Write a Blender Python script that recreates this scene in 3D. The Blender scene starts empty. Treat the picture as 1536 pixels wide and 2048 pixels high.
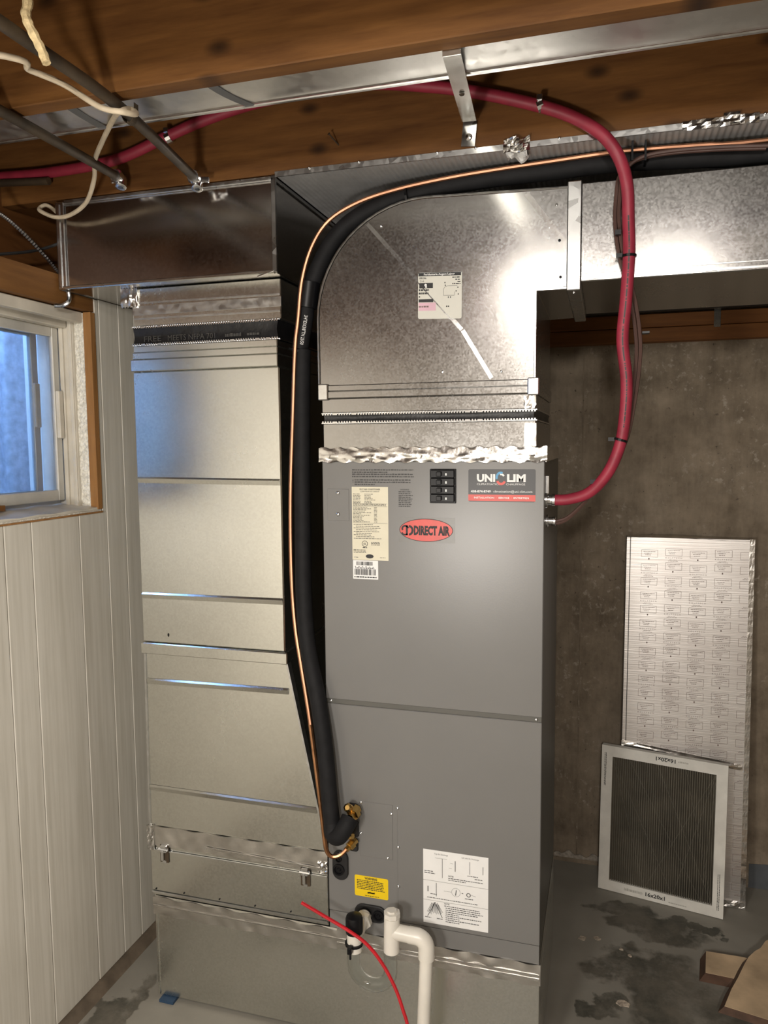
import bpy, bmesh, math, random
from mathutils import Vector as V, Matrix
random.seed(7)
S = bpy.context.scene
COL = S.collection
PI = math.pi

# ---------------------------------------------------------------- camera
FPX, YAW, PITCH, ROLL = 1510.83, 0.285985, 0.0902903, -0.00861875
CAM = V((0.665406, -1.7312, 1.547916))
cy, sy, cp, sp = math.cos(YAW), math.sin(YAW), math.cos(PITCH), math.sin(PITCH)
FWD = V((-sy*cp, cy*cp, -sp)); R0 = V((cy, sy, 0)); U0 = R0.cross(FWD)
CR, SR = math.cos(ROLL), math.sin(ROLL)
RGT = R0*CR + U0*SR; UPV = U0*CR - R0*SR
cd = bpy.data.cameras.new('camera'); cam = bpy.data.objects.new('camera', cd); COL.objects.link(cam)
cam.matrix_world = Matrix(((RGT.x, UPV.x, -FWD.x, CAM.x), (RGT.y, UPV.y, -FWD.y, CAM.y), (RGT.z, UPV.z, -FWD.z, CAM.z), (0, 0, 0, 1)))
cd.sensor_fit = 'VERTICAL'; cd.sensor_height = 36.0; cd.lens = FPX*36.0/2048; cd.clip_start = 0.02
S.camera = cam
def at(px, py, x=None, y=None, z=None):
    d = FWD + RGT*((px-768)/FPX) + UPV*((1024-py)/FPX)
    t = (x-CAM.x)/d.x if x is not None else (y-CAM.y)/d.y if y is not None else (z-CAM.z)/d.z
    return CAM + d*t

# ---------------------------------------------------------------- world, lamps, exposure
W = bpy.data.worlds.new('world'); S.world = W; W.use_nodes = True
bg = W.node_tree.nodes['Background']; bg.inputs[0].default_value = (0.24, 0.47, 1.0, 1); bg.inputs[1].default_value = 22.0
def lamp(name, loc, power, color, radius):
    l = bpy.data.lights.new(name, 'POINT'); l.energy = power; l.color = color; l.shadow_soft_size = radius
    o = bpy.data.objects.new(name, l); o.location = loc; COL.objects.link(o); return o
WARM = (1.0, 0.945, 0.87)
lamp('ceiling_bulb', (0.40, -1.68, 2.185), 15, WARM, 0.06)
lamp('ceiling_bulb', (0.90, -1.66, 2.185), 12, WARM, 0.06)
lamp('rear_fill', (0.8, -3.15, 2.02), 135, WARM, 0.10)  # added fill light behind the camera for floor and base, no known fixture
lamp('work_light', (0.10, -1.74, 1.10), 58, WARM, 0.11)
S.view_settings.view_transform = 'Standard'; S.view_settings.look = 'None'
S.view_settings.gamma = 1.0; S.view_settings.use_curve_mapping = False; S.view_settings.exposure = 0.0

# ---------------------------------------------------------------- materials
def newmat(name):
    m = bpy.data.materials.new(name); m.use_nodes = True
    return m, m.node_tree.nodes, m.node_tree.links, m.node_tree.nodes['Principled BSDF']
def coords(n, l, scale):
    tc = n.new('ShaderNodeTexCoord'); mp = n.new('ShaderNodeMapping'); mp.inputs['Scale'].default_value = scale
    l.new(tc.outputs['Object'], mp.inputs['Vector']); return mp.outputs[0]
def noise(n, l, vec, sc, det=4, rough=.55):
    t = n.new('ShaderNodeTexNoise'); t.inputs['Scale'].default_value = sc; t.inputs['Detail'].default_value = det
    t.inputs['Roughness'].default_value = rough; l.new(vec, t.inputs['Vector']); return t.outputs['Fac']
def ramp(n, l, fac, stops):
    r = n.new('ShaderNodeValToRGB'); e = r.color_ramp.elements
    while len(e) < len(stops): e.new(.5)
    for k, (p, c) in enumerate(stops):
        e[k].position = p; e[k].color = (*c, 1) if len(c) == 3 else c
    l.new(fac, r.inputs[0]); return r.outputs[0]
def mix(n, l, fac, a, b, mode='MIX'):
    m = n.new('ShaderNodeMix'); m.data_type = 'RGBA'; m.blend_type = mode
    for s, v in ((m.inputs[0], fac), (m.inputs[6], a), (m.inputs[7], b)):
        if hasattr(v, 'is_output'): l.new(v, s)
        elif isinstance(v, (int, float)): s.default_value = v
        else: s.default_value = (*v, 1)
    return m.outputs[2]
def bumpn(n, l, h, strength, dist, b, prev=None):
    k = n.new('ShaderNodeBump'); k.inputs['Strength'].default_value = strength; k.inputs['Distance'].default_value = dist
    l.new(h, k.inputs['Height'])
    if prev: l.new(prev, k.inputs['Normal'])
    l.new(k.outputs[0], b.inputs['Normal']); return k.outputs[0]
def maprange(n, l, f, a, b):
    m = n.new('ShaderNodeMapRange'); m.inputs[3].default_value = a; m.inputs[4].default_value = b; l.new(f, m.inputs[0]); return m.outputs[0]
def plain(name, c, rough=.5, metal=0.0, var=.12, nscale=20, bump=0.0, bsc=60, bd=.001, stretch=(1, 1, 1), coat=0.0, spec=.5, c2=None):
    m, n, l, b = newmat(name); vec = coords(n, l, stretch)
    f = noise(n, l, vec, nscale)
    lo = tuple(max(0, x*(1-var)) for x in c); hi = c2 or tuple(min(1, x*(1+var)) for x in c)
    l.new(ramp(n, l, f, [(.3, lo), (.7, hi)]), b.inputs['Base Color'])
    b.inputs['Roughness'].default_value = rough; b.inputs['Metallic'].default_value = metal
    b.inputs['Coat Weight'].default_value = coat; b.inputs['Specular IOR Level'].default_value = spec
    if bump: bumpn(n, l, noise(n, l, vec, bsc), bump, bd, b)
    return m
def galv(name, base=.62, tint=(1, 1, .985), rough=(.27, .42), spangle=90, wave=.35, wscale=2.2, wd=.01):
    m, n, l, b = newmat(name); vec = coords(n, l, (1, 1, 1))
    v = n.new('ShaderNodeTexVoronoi'); v.inputs['Scale'].default_value = spangle; l.new(vec, v.inputs['Vector'])
    bw = n.new('ShaderNodeRGBToBW'); l.new(v.outputs['Color'], bw.inputs[0])
    big = noise(n, l, vec, 5, 6)
    c1 = ramp(n, l, bw.outputs[0], [(.2, tuple(base*.95*t for t in tint)), (.8, tuple(min(1, base*1.04*t) for t in tint))])
    c2 = mix(n, l, .12, c1, ramp(n, l, big, [(.35, tuple(base*.75*t for t in tint)), (.65, tuple(min(1, base*1.15*t) for t in tint))]))
    l.new(c2, b.inputs['Base Color']); b.inputs['Metallic'].default_value = 1
    mm = n.new('ShaderNodeMath'); mm.operation = 'ADD'
    l.new(maprange(n, l, bw.outputs[0], rough[0], rough[1]), mm.inputs[0]); l.new(maprange(n, l, big, -.05, .05), mm.inputs[1])
    l.new(mm.outputs[0], b.inputs['Roughness'])
    nb = bumpn(n, l, bw.outputs[0], .05, .0008, b)
    bumpn(n, l, noise(n, l, vec, wscale, 2), wave, wd, b, nb)
    return m
def foil(name, base=.70, rough=.26, bs=38, st=.35, tint=(1, .98, .94), d=.003):
    m, n, l, b = newmat(name); vec = coords(n, l, (1, 1, 1))
    f = noise(n, l, vec, 18, 5)
    l.new(ramp(n, l, f, [(.3, tuple(base*.8*t for t in tint)), (.7, tuple(base*t for t in tint))]), b.inputs['Base Color'])
    b.inputs['Metallic'].default_value = 1; b.inputs['Roughness'].default_value = rough
    bumpn(n, l, noise(n, l, vec, bs, 5, .6), st, d, b); return m
def wood(name, dark, light, axis='x', rough=.62, knots=True, sc=1.0):
    m, n, l, b = newmat(name)
    st = {'x': (.9, 9, 9), 'y': (9, .9, 9), 'z': (9, 9, .9)}[axis]
    vec = coords(n, l, tuple(s*sc for s in st))
    f = noise(n, l, vec, 5.0, 8, .62); f2 = noise(n, l, coords(n, l, (1, 1, 1)), 2.5, 3)
    col = ramp(n, l, f, [(.3, dark), (.72, light)])
    col = mix(n, l, .3, col, ramp(n, l, f2, [(.3, tuple(x*.55 for x in dark)), (.7, light)]), 'MIX')
    if knots:
        ks = {'x': (.55, 1, 1), 'y': (1, .55, 1), 'z': (1, 1, .55)}[axis]
        v = n.new('ShaderNodeTexVoronoi'); v.voronoi_dimensions = '2D'; v.inputs['Scale'].default_value = 7.5
        sx = n.new('ShaderNodeSeparateXYZ'); cx = n.new('ShaderNodeCombineXYZ'); l.new(coords(n, l, ks), sx.inputs[0])
        l.new(sx.outputs[0], cx.inputs[0]); l.new(sx.outputs[2], cx.inputs[1]); l.new(cx.outputs[0], v.inputs['Vector'])
        k = ramp(n, l, v.outputs['Distance'], [(.0, (.9, .9, .9)), (.05, (.7, .7, .7)), (.13, (0, 0, 0))])
        col = mix(n, l, k, col, tuple(x*.22 for x in dark))
    l.new(col, b.inputs['Base Color']); b.inputs['Roughness'].default_value = rough; b.inputs['Specular IOR Level'].default_value = .3
    bumpn(n, l, f, .25, .002, b); return m

M = {}
M['galv'] = galv('galvanised_sheet', .60)
M['galv_soft'] = galv('galvanised_sheet_satin', .68, (1, 1, .94), (.22, .27), 220, .2, 1.6)
M['galv_elbow'] = galv('galvanised_sheet_spangled', .38, (1, .985, .96), (.20, .27), 260, .2, 2.0)
M['galv_box'] = galv('galvanised_sheet_mirror', .58, (1, .965, .93), (.15, .19), 200, .22, 2.2)
M['galv_dark'] = galv('galvanised_sheet_aged', .42, (1, 1, .98), (.24, .40), 50, .5, 3)
M['galv_bay'] = galv('galvanised_sheet_bay', .66, (1, .985, .94), (.32, .46), 70, .5, 4)
M['bright'] = plain('zinc_fitting', (.72, .73, .74), .22, 1, .1, 60, .2, 120, .0005)
M['foil'] = foil('foil_tape')
M['foil_soft'] = foil('foil_tape_flat', .66, .36, 30, .35, (1, .965, .91), .002)
M['pan'] = foil('panning_foil', .62, .42, 8, .15, (1, 1, 1), .004); M['pan'].node_tree.nodes['Principled BSDF'].inputs['Metallic'].default_value = .45
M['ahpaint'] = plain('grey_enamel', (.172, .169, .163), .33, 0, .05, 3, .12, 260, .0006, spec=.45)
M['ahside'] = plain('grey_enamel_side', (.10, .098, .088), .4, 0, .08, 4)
M['black'] = plain('black_rubber', (.010, .010, .011), .55, 0, .2, 30)
M['blackfoam'] = plain('black_pipe_foam', (.009, .009, .010), .70, 0, .25, 40, .25, 300, .0006, spec=.22)
M['blackfab'] = plain('black_vinyl_fabric', (.007, .007, .008), .45, 0, .2, 30, .6, 45, .003)
M['blackplastic'] = plain('black_plastic', (.005, .005, .006), .38, 0, .1, 30, spec=.25)
M['dotprint'] = plain('dark_print', (.02, .02, .022), .6, 0, .1)
M['greyprint'] = plain('grey_print', (.10, .10, .10), .6, 0, .1)
M['faintprint'] = plain('embossed_print', (.05, .048, .045), .5, 0, .1)
M['brownprint'] = plain('brown_print', (.17, .12, .11), .6, 0, .1)
M['panelprint'] = plain('panel_print', (.045, .043, .043), .6, 0, .1)
M['white'] = plain('white_paper', (.78, .78, .77), .5, 0, .03, 20)
M['cream'] = plain('cream_label', (.66, .62, .48), .5, 0, .04, 20)
M['ductlabel'] = plain('duct_label_paper', (.62, .61, .55), .5, 0, .03, 20)
M['pink'] = plain('pink_marker', (.66, .42, .50), .5, 0, .06, 20)
M['yellow'] = plain('yellow_label', (.80, .56, .01), .4, 0, .03, 20)
M['red_label'] = plain('red_label', (.60, .055, .040), .4, 0, .12, 30)
M['blue_print'] = plain('blue_print', (.05, .28, .52), .4, 0, .1)
M['charcoal'] = plain('charcoal_label', (.028, .028, .030), .4, 0, .1)
M['clear'] = plain('clear_film', (.165, .162, .152), .36, 0, .1, 20)
M['pvc'] = plain('white_pvc', (.72, .69, .62), .32, 0, .06, 12)
M['pvcdark'] = plain('pvc_print', (.40, .38, .34), .4, 0, .1)
M['redcable'] = plain('red_cable_sheath', (.27, .020, .042), .5, 0, .18, 25, .3, 60, .001)
M['redtube'] = plain('red_tube', (.50, .012, .022), .25, 0, .15, 25, coat=.3)
M['copper'] = plain('copper', (.50, .255, .155), .44, 1, .15, 14)
M['copperdark'] = plain('tarnished_copper', (.40, .20, .10), .35, 1, .35, 25)
M['brass'] = plain('brass', (.70, .47, .17), .25, 1, .2, 40)
M['oldpipe'] = plain('tarnished_pipe', (.050, .034, .019), .58, .1, .45, 18, .3, 60, .001)
M['browncable'] = plain('brown_cable', (.075, .038, .030), .5, 0, .15, 30)
M['whitecable'] = plain('white_cable', (.56, .47, .34), .5, 0, .18, 30, .3, 80, .001)
M['cord'] = plain('old_cord', (.62, .48, .26), .7, 0, .35, 60, .8, 120, .003)
M['greycable'] = plain('grey_cable', (.05, .05, .05), .5)
M['bx'] = plain('armoured_steel', (.55, .56, .57), .3, 1, .2, 60)
M['joist'] = wood('joist_wood', (.072, .025, .005), (.205, .090, .023), 'x')
M['plate'] = wood('plate_wood', (.125, .050, .012), (.24, .11, .030), 'y', knots=False)
M['ledger'] = wood('ledger_wood', (.13, .046, .011), (.27, .108, .029), 'x', knots=False)
M['trimwood'] = wood('trim_wood', (.20, .09, .025), (.40, .20, .07), 'z', knots=False)
M['subfloor'] = wood('subfloor_wood', (.10, .045, .018), (.22, .11, .045), 'y', knots=False)
M['rim'] = wood('rim_wood', (.11, .040, .011), (.21, .085, .025), 'y', knots=False)
M['styro'] = plain('polystyrene', (.78, .75, .66), .8, 0, .25, 160, 1.0, 220, .004)
M['winpaint'] = plain('cream_window_paint', (.56, .52, .44), .45, 0, .16, 10, .2, 40, .001)
M['winmetal'] = plain('window_aluminium', (.55, .54, .50), .4, .3, .12, 15)
M['wellmetal'] = plain('window_well_steel', (.50, .52, .55), .6, .2, .25, 40, .5, 150, .002)
M['soil'] = plain('gravel', (.20, .19, .17), .9, 0, .5, 40, 1, 50, .01)
M['blueshim'] = plain('blue_foam', (.020, .050, .10), .7, 0, .1)
M['cardtop'] = plain('raw_plywood', (.56, .42, .27), .7, 0, .28, 9, .2, 60, .001)
M['cardedge'] = plain('dark_stained_edge', (.085, .045, .028), .6, 0, .3, 30)
M['filterframe'] = plain('filter_cardboard', (.68, .67, .62), .6, 0, .12, 14)
M['filtermedia'] = plain('dirty_filter_media', (.125, .110, .082), .95, 0, .4, 7, .5, 200, .001)
M['mesh'] = plain('filter_wire', (.21, .195, .155), .6, .1, .15)
M['flake'] = plain('paint_flake', (.42, .36, .29), .8, 0, .5, 120, .5, 150, .002)
M['whitewall'] = plain('painted_wall', (.66, .63, .56), .7, 0, .05, 2)
M['basewood'] = plain('dirty_baseboard', (.135, .105, .075), .7, 0, .4, 14, .4, 50, .002)

def mk_panel():
    m, n, l, b = newmat('white_panelling'); vec = coords(n, l, (30, 30, 1.1))
    f = noise(n, l, vec, 2.2, 6, .6); g = noise(n, l, coords(n, l, (1, 1, 1)), 3, 5)
    c = ramp(n, l, f, [(.30, (.50, .47, .40)), (.62, (.64, .61, .54))])
    l.new(mix(n, l, .25, c, ramp(n, l, g, [(.3, (.46, .43, .36)), (.7, (.66, .63, .56))])), b.inputs['Base Color'])
    b.inputs['Roughness'].default_value = .48; bumpn(n, l, f, .2, .001, b); return m
M['panel'] = mk_panel()
def mk_concrete():
    m, n, l, b = newmat('poured_concrete'); o1 = coords(n, l, (1, 1, 1))
    a = noise(n, l, o1, 2.4, 9, .68); s = noise(n, l, coords(n, l, (16, 16, 2.6)), 2.5, 7, .65); p = noise(n, l, o1, 42, 5, .7); q = noise(n, l, o1, 9, 7, .7); w = noise(n, l, o1, 3.3, 3)
    c = ramp(n, l, a, [(.34, (.100, .076, .052)), (.5, (.190, .150, .106)), (.66, (.285, .236, .178))])
    c = mix(n, l, .35, c, ramp(n, l, s, [(.36, (.075, .057, .038)), (.64, (.275, .222, .160))]))
    c = mix(n, l, .40, c, ramp(n, l, q, [(.36, (.085, .066, .045)), (.62, (.270, .220, .162))]))
    pale = mix(n, l, 1.0, ramp(n, l, p, [(.56, (0, 0, 0)), (.66, (1, 1, 1))]), ramp(n, l, w, [(.52, (0, 0, 0)), (.62, (.8, .8, .8))]), 'MULTIPLY')
    c = mix(n, l, pale, c, (.34, .30, .245))
    c = mix(n, l, ramp(n, l, p, [(.30, (.75, .75, .75)), (.36, (0, 0, 0))]), c, (.035, .028, .020))
    l.new(c, b.inputs['Base Color']); b.inputs['Roughness'].default_value = .92
    nb = bumpn(n, l, s, .25, .004, b); bumpn(n, l, p, .5, .003, b, nb); return m
M['concrete'] = mk_concrete()
def mk_floor():
    m, n, l, b = newmat('worn_painted_slab')
    o1 = coords(n, l, (1, 1, 1)); d = noise(n, l, o1, 7, 8, .7); g = noise(n, l, o1, 3.1, 4); p = noise(n, l, o1, 26, 5, .6); a = noise(n, l, o1, 4.5, 9, .7)
    c = ramp(n, l, g, [(.3, (.205, .195, .166)), (.7, (.300, .284, .246))])
    nz = n.new('ShaderNodeTexNoise'); nz.inputs['Scale'].default_value = 9; nz.inputs['Detail'].default_value = 8; l.new(o1, nz.inputs['Vector'])
    def vm(op, x, y=None):
        k = n.new('ShaderNodeVectorMath'); k.operation = op
        for q, v in enumerate((x, y)):
            if v is None: continue
            if hasattr(v, 'is_output'): l.new(v, k.inputs[q])
            else: k.inputs[q].default_value = v
        return k
    wob = vm('MULTIPLY', vm('SUBTRACT', nz.outputs['Color'], (.5, .5, .5)).outputs[0], (.30, .30, 0)).outputs[0]
    pos = vm('ADD', o1, wob).outputs[0]
    dark = None
    for (x, y, rx, ry) in STAINS:
        q = vm('LENGTH', vm('MULTIPLY', vm('SUBTRACT', pos, (x-FLC[0], y-FLC[1], 0)).outputs[0], (1/rx, 1/ry, 0)).outputs[0]).outputs['Value']
        r = ramp(n, l, q, [(.80, (1, 1, 1)), (1.05, (0, 0, 0))])
        dark = r if dark is None else mix(n, l, 1.0, dark, r, 'LIGHTEN')
    dk = mix(n, l, ramp(n, l, d, [(.38, (0, 0, 0)), (.62, (1, 1, 1))]), (.062, .062, .050), (.150, .136, .110))
    c = mix(n, l, mix(n, l, 1.0, dark, ramp(n, l, a, [(.36, (.25, .25, .25)), (.5, (1, 1, 1))]), 'MULTIPLY'), c, dk)
    c = mix(n, l, ramp(n, l, p, [(.70, (0, 0, 0)), (.74, (.8, .8, .8))]), c, (.32, .27, .21))
    l.new(c, b.inputs['Base Color']); b.inputs['Roughness'].default_value = .62
    nb = bumpn(n, l, d, .25, .004, b); bumpn(n, l, p, .2, .002, b, nb); return m
FLC = (1.125, -1.375)
STAINS = [(.72, .78, .13, .05), (.84, .70, .14, .07), (.80, .47, .16, .12), (.93, .34, .22, .16), (.66, .30, .05, .05), (1.2, .20, .25, .2), (.98, .75, .10, .02), (-.25, -.5, .3, .2), (1.9, -.3, .5, .4), (1.4, -1.2, .5, .3), (-.60, -.05, .05, .16)]
M['floor'] = mk_floor()
def mk_glass(name, col, rough, ior=1.45, tr=1.0):
    m, n, l, b = newmat(name); b.inputs['Base Color'].default_value = (*col, 1); b.inputs['Roughness'].default_value = rough
    b.inputs['Transmission Weight'].default_value = tr; b.inputs['IOR'].default_value = ior; return m
M['glass'] = mk_glass('window_glass', (.93, .97, 1), .02)
M['clearpvc'] = mk_glass('clear_vinyl_tube', (.93, .95, .95), .05, 1.27)
def mk_foilboard():
    m, n, l, b = newmat('foil_faced_board'); vec = coords(n, l, (1, 1, 1))
    w = noise(n, l, coords(n, l, (3, 3, 260)), 1.0, 2); f = noise(n, l, vec, 6, 4)
    l.new(ramp(n, l, f, [(.3, (.58, .55, .53)), (.7, (.70, .68, .66))]), b.inputs['Base Color'])
    b.inputs['Metallic'].default_value = .92; b.inputs['Roughness'].default_value = .42
    bumpn(n, l, w, .35, .0012, b); return m
M['foilboard'] = mk_foilboard()

# ---------------------------------------------------------------- mesh builder
def crom(pts, n=8):
    p = [V(q) for q in pts]; p = [p[0]*2-p[1]] + p + [p[-1]*2-p[-2]]; out = []
    for i in range(1, len(p)-2):
        for k in range(n):
            t = k/n; a, b, c, d = p[i-1:i+3]
            out.append(.5*((2*b) + (c-a)*t + (2*a-5*b+4*c-d)*t*t + (3*b-a-3*c+d)*t**3))
    out.append(p[-2]); return out
class MB:
    def __init__(s): s.v = []; s.f = []
    def add(s, vs, fs):
        o = len(s.v); s.v += [V(q) for q in vs]; s.f += [tuple(i+o for i in f) for f in fs]; return s
    def box(s, x0, x1, y0, y1, z0, z1):
        return s.hexa([(x0, y0, z0), (x1, y0, z0), (x1, y1, z0), (x0, y1, z0), (x0, y0, z1), (x1, y0, z1), (x1, y1, z1), (x0, y1, z1)])
    def hexa(s, p):
        return s.add(p, [(0, 3, 2, 1), (4, 5, 6, 7), (0, 1, 5, 4), (1, 2, 6, 5), (2, 3, 7, 6), (3, 0, 4, 7)])
    def prism(s, poly, ext):
        n = len(poly); e = V(ext); p = [V(q) for q in poly]
        return s.add(p + [q+e for q in p], [tuple(range(n))[::-1], tuple(range(n, 2*n))] + [(i, (i+1) % n, (i+1) % n+n, i+n) for i in range(n)])
    def bar(s, a, b, w, t, up=(0, -1, 0)):       # rectangular bar from a to b, width w, thickness t along up
        a, b, up = V(a), V(b), V(up).normalized(); d = (b-a).normalized(); q = d.cross(up).normalized()*w/2; u = up*t
        return s.hexa([a-q, a+q, b+q, b-q, a-q+u, a+q+u, b+q+u, b-q+u])
    def tube(s, path, r, n=10, caps=True):
        p = [V(q) for q in path]; m = len(p); rs = r if isinstance(r, (list, tuple)) else [r]*m; vs = []
        t0 = (p[1]-p[0]).normalized(); nn = t0.orthogonal().normalized()
        for i in range(m):
            t = (p[min(i+1, m-1)]-p[max(i-1, 0)]).normalized(); nn = (nn - t*nn.dot(t)).normalized(); bb = t.cross(nn)
            for k in range(n):
                a = 2*PI*k/n; vs.append(p[i] + (nn*math.cos(a)+bb*math.sin(a))*rs[i])
        fs = [(i*n+k, i*n+(k+1) % n, (i+1)*n+(k+1) % n, (i+1)*n+k) for i in range(m-1) for k in range(n)]
        if caps: fs += [tuple(range(n))[::-1], tuple(range((m-1)*n, m*n))]
        return s.add(vs, fs)
    def lathe(s, prof, o, ax=(0, 0, 1), n=16):
        return s.tube([V(o)+V(ax)*h for r, h in prof], [max(r, 1e-4) for r, h in prof], n) if all(prof[i][1] < prof[i+1][1] for i in range(len(prof)-1)) else s._lathe(prof, o, ax, n)
    def _lathe(s, prof, o, ax, n):
        o, ax = V(o), V(ax).normalized(); a = ax.orthogonal().normalized(); b = ax.cross(a); m = len(prof); vs = []
        for r, h in prof:
            for k in range(n):
                t = 2*PI*k/n; vs.append(o + ax*h + (a*math.cos(t)+b*math.sin(t))*max(r, 1e-4))
        return s.add(vs, [(i*n+k, i*n+(k+1) % n, (i+1)*n+(k+1) % n, (i+1)*n+k) for i in range(m-1) for k in range(n)] + [tuple(range(n))[::-1], tuple(range((m-1)*n, m*n))])
    def grid(s, fn, nu, nv):
        vs = [fn(i/nu, j/nv) for j in range(nv+1) for i in range(nu+1)]; w = nu+1
        return s.add(vs, [(j*w+i, j*w+i+1, (j+1)*w+i+1, (j+1)*w+i) for j in range(nv) for i in range(nu)])
    def slab(s, fn, nu, nv, d):                   # a thin crinkled sheet with a back and closed rim; d = vector to the back
        d = V(d); o = len(s.v); s.grid(fn, nu, nv); s.grid(lambda u, v: V(fn(u, v))+d, nu, nv); k = (nu+1)*(nv+1); w = nu+1
        rim = [j for j in range(w)] + [j*w+nu for j in range(1, nv+1)] + [nv*w+i for i in range(nu-1, -1, -1)] + [j*w for j in range(nv-1, 0, -1)]
        for a, b in zip(rim, rim[1:]+rim[:1]): s.f.append((o+b, o+a, o+k+a, o+k+b))
        return s
    # ---- flat print, on a sheet (O top-left corner, right, up)
    def rect(s, sh, u0, v0, u1, v1, d=.0004): return s.add([sh(u0, v1, d), sh(u1, v1, d), sh(u1, v0, d), sh(u0, v0, d)], [(0, 1, 2, 3)])
    def line(s, sh, u0, v0, u1, v1, w=.0008, d=.0004):
        L = math.hypot(u1-u0, v1-v0) or 1; a, b = -(v1-v0)/L*w/2, (u1-u0)/L*w/2
        return s.add([sh(u0+a, v0+b, d), sh(u0-a, v0-b, d), sh(u1-a, v1-b, d), sh(u1+a, v1+b, d)], [(0, 1, 2, 3)])
    def frame(s, sh, u0, v0, u1, v1, w=.0008):
        s.line(sh, u0, v0, u1, v0, w); s.line(sh, u1, v0, u1, v1, w); s.line(sh, u1, v1, u0, v1, w); return s.line(sh, u0, v1, u0, v0, w)
    def disc(s, sh, u, v, ru, rv, d=.0004, n=32, a0=0, a1=2*PI):
        pts = [sh(u+ru*math.cos(a0+(a1-a0)*k/n), v+rv*math.sin(a0+(a1-a0)*k/n), d) for k in range(n)]
        return s.add(pts, [tuple(range(n))[::-1]])
    def arc(s, sh, u, v, ru, rv, w, a0=0, a1=2*PI, d=.0004, n=24):
        vs = []
        for k in range(n+1):
            a = a0+(a1-a0)*k/n; vs += [sh(u+ru*math.cos(a), v+rv*math.sin(a), d), sh(u+(ru-w)*math.cos(a), v+(rv-w)*math.sin(a), d)]
        return s.add(vs, [(2*k, 2*k+1, 2*k+3, 2*k+2) for k in range(n)])
    def words(s, sh, u0, v0, u1, h=.0016, d=.0004, seed=0, fill=1.0, tilt=0):   # a line of print too small to read
        r = random.Random(seed); u = u0; e = u0+(u1-u0)*fill
        while u < e-.001:
            w = min(e-u, r.uniform(.002, .008)); t = tilt*(u-u0)
            s.rect(sh, u, v0+t, u+w, v0+t+h*r.uniform(.75, 1), d); u += w+.0012
        return s
    def text(s, sh, body, u, v, h, w=None, align='L', bold=0, d=.0004, rot=0):
        vs, fs = glyphs(body, bold); x0 = min(q[0] for q in vs); x1 = max(q[0] for q in vs)
        k = h/.70; kx = w/(x1-x0) if w else k; W_ = (x1-x0)*kx
        off = {'L': 0, 'C': -W_/2, 'R': -W_}[align]; c, sn = math.cos(rot), math.sin(rot); out = []
        for a, b in vs:
            p, q = (a-x0)*kx+off, b*k; out.append(sh(u+p*c-q*sn, v+p*sn+q*c, d))
        return s.add(out, fs)
    def build(s, name, mat, parent=None, smooth=False, bevel=0, seg=1, angle=40, kind=None):
        me = bpy.data.meshes.new(name); o = bpy.data.objects.new(name, me); COL.objects.link(o); vs = s.v
        if parent is None:
            lo = V([min(q[i] for q in vs) for i in range(3)]); hi = V([max(q[i] for q in vs) for i in range(3)])
            c = V(((lo.x+hi.x)/2, (lo.y+hi.y)/2, lo.z)); vs = [q-c for q in vs]; o.location = c; ORG[o.name] = c
        else:
            g = ORG.get(parent.name, V((0, 0, 0))); o.parent = parent; o.location = -g; ORG[o.name] = V((0, 0, 0))
        me.from_pydata([tuple(q) for q in vs], [], s.f); me.validate(); me.materials.append(mat if not isinstance(mat, str) else M[mat])
        if smooth:
            me.polygons.foreach_set('use_smooth', [True]*len(me.polygons)); me.set_sharp_from_angle(angle=math.radians(angle))
        if bevel:
            b = o.modifiers.new('bevel', 'BEVEL'); b.width = bevel; b.segments = seg; b.limit_method = 'ANGLE'
        if kind: o['kind'] = kind
        return o
ORG = {}
_gc = {}
def glyphs(body, bold=0):
    k = (body, bold)
    if k not in _gc:
        cu = bpy.data.curves.new('t', 'FONT'); cu.body = body; cu.size = 1; cu.resolution_u = 2; cu.offset = bold
        o = bpy.data.objects.new('t', cu); me = o.to_mesh()
        _gc[k] = ([(q.co.x, q.co.y) for q in me.vertices], [tuple(p.vertices) for p in me.polygons])
        o.to_mesh_clear(); bpy.data.objects.remove(o); bpy.data.curves.remove(cu)
    return _gc[k]
class Sheet:
    def __init__(s, O, R=(1, 0, 0), U=(0, 0, 1)): s.O, s.R, s.U = V(O), V(R).normalized(), V(U).normalized(); s.N = s.R.cross(s.U)
    def __call__(s, u, v, d=0): return s.O + s.R*u + s.U*v + s.N*d
def label_sheet(sh, w, h, t=.0006, r=.004, n=4):      # a paper or film with rounded corners, from the sheet's bottom-left
    pts = []
    for cx, cyy, a in ((w-r, h-r, 0), (r, h-r, PI/2), (r, r, PI), (w-r, r, 1.5*PI)):
        for k in range(n+1): pts.append(sh(cx+r*math.cos(a+k*PI/2/n), cyy+r*math.sin(a+k*PI/2/n), t))
    return MB().prism(pts, -sh.N*t*1.0)
def tag(o, label=None, cat=None, group=None, kind=None):
    for k, v in (('label', label), ('category', cat), ('group', group), ('kind', kind)):
        if v: o[k] = v
    return o
def thing(name, label, cat, loc, group=None):
    o = bpy.data.objects.new(name, None); COL.objects.link(o); o.location = loc; ORG[o.name] = V(loc); o.empty_display_size = .05
    return tag(o, label, cat, group)
def lab(o, s): o['label'] = s; return o
def sbox(name, mat, x0, x1, y0, y1, z0, z1, parent=None, bevel=0):
    o = MB().box(x0, x1, y0, y1, z0, z1).build(name, mat, parent, bevel=bevel)
    if parent is None: o['kind'] = 'structure'
    return o
def rnd(a): return random.uniform(-a, a)

# ================================================================ SETTING
XW, YB, ZJ = -.70, 1.02, 2.176
fl = sbox('floor', 'floor', -.95, 3.2, -4.0, 1.25, -.1, 0)
wb = sbox('wall_back', 'concrete', -.95, 3.2, YB, 1.25, 0, 2.43)
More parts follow.
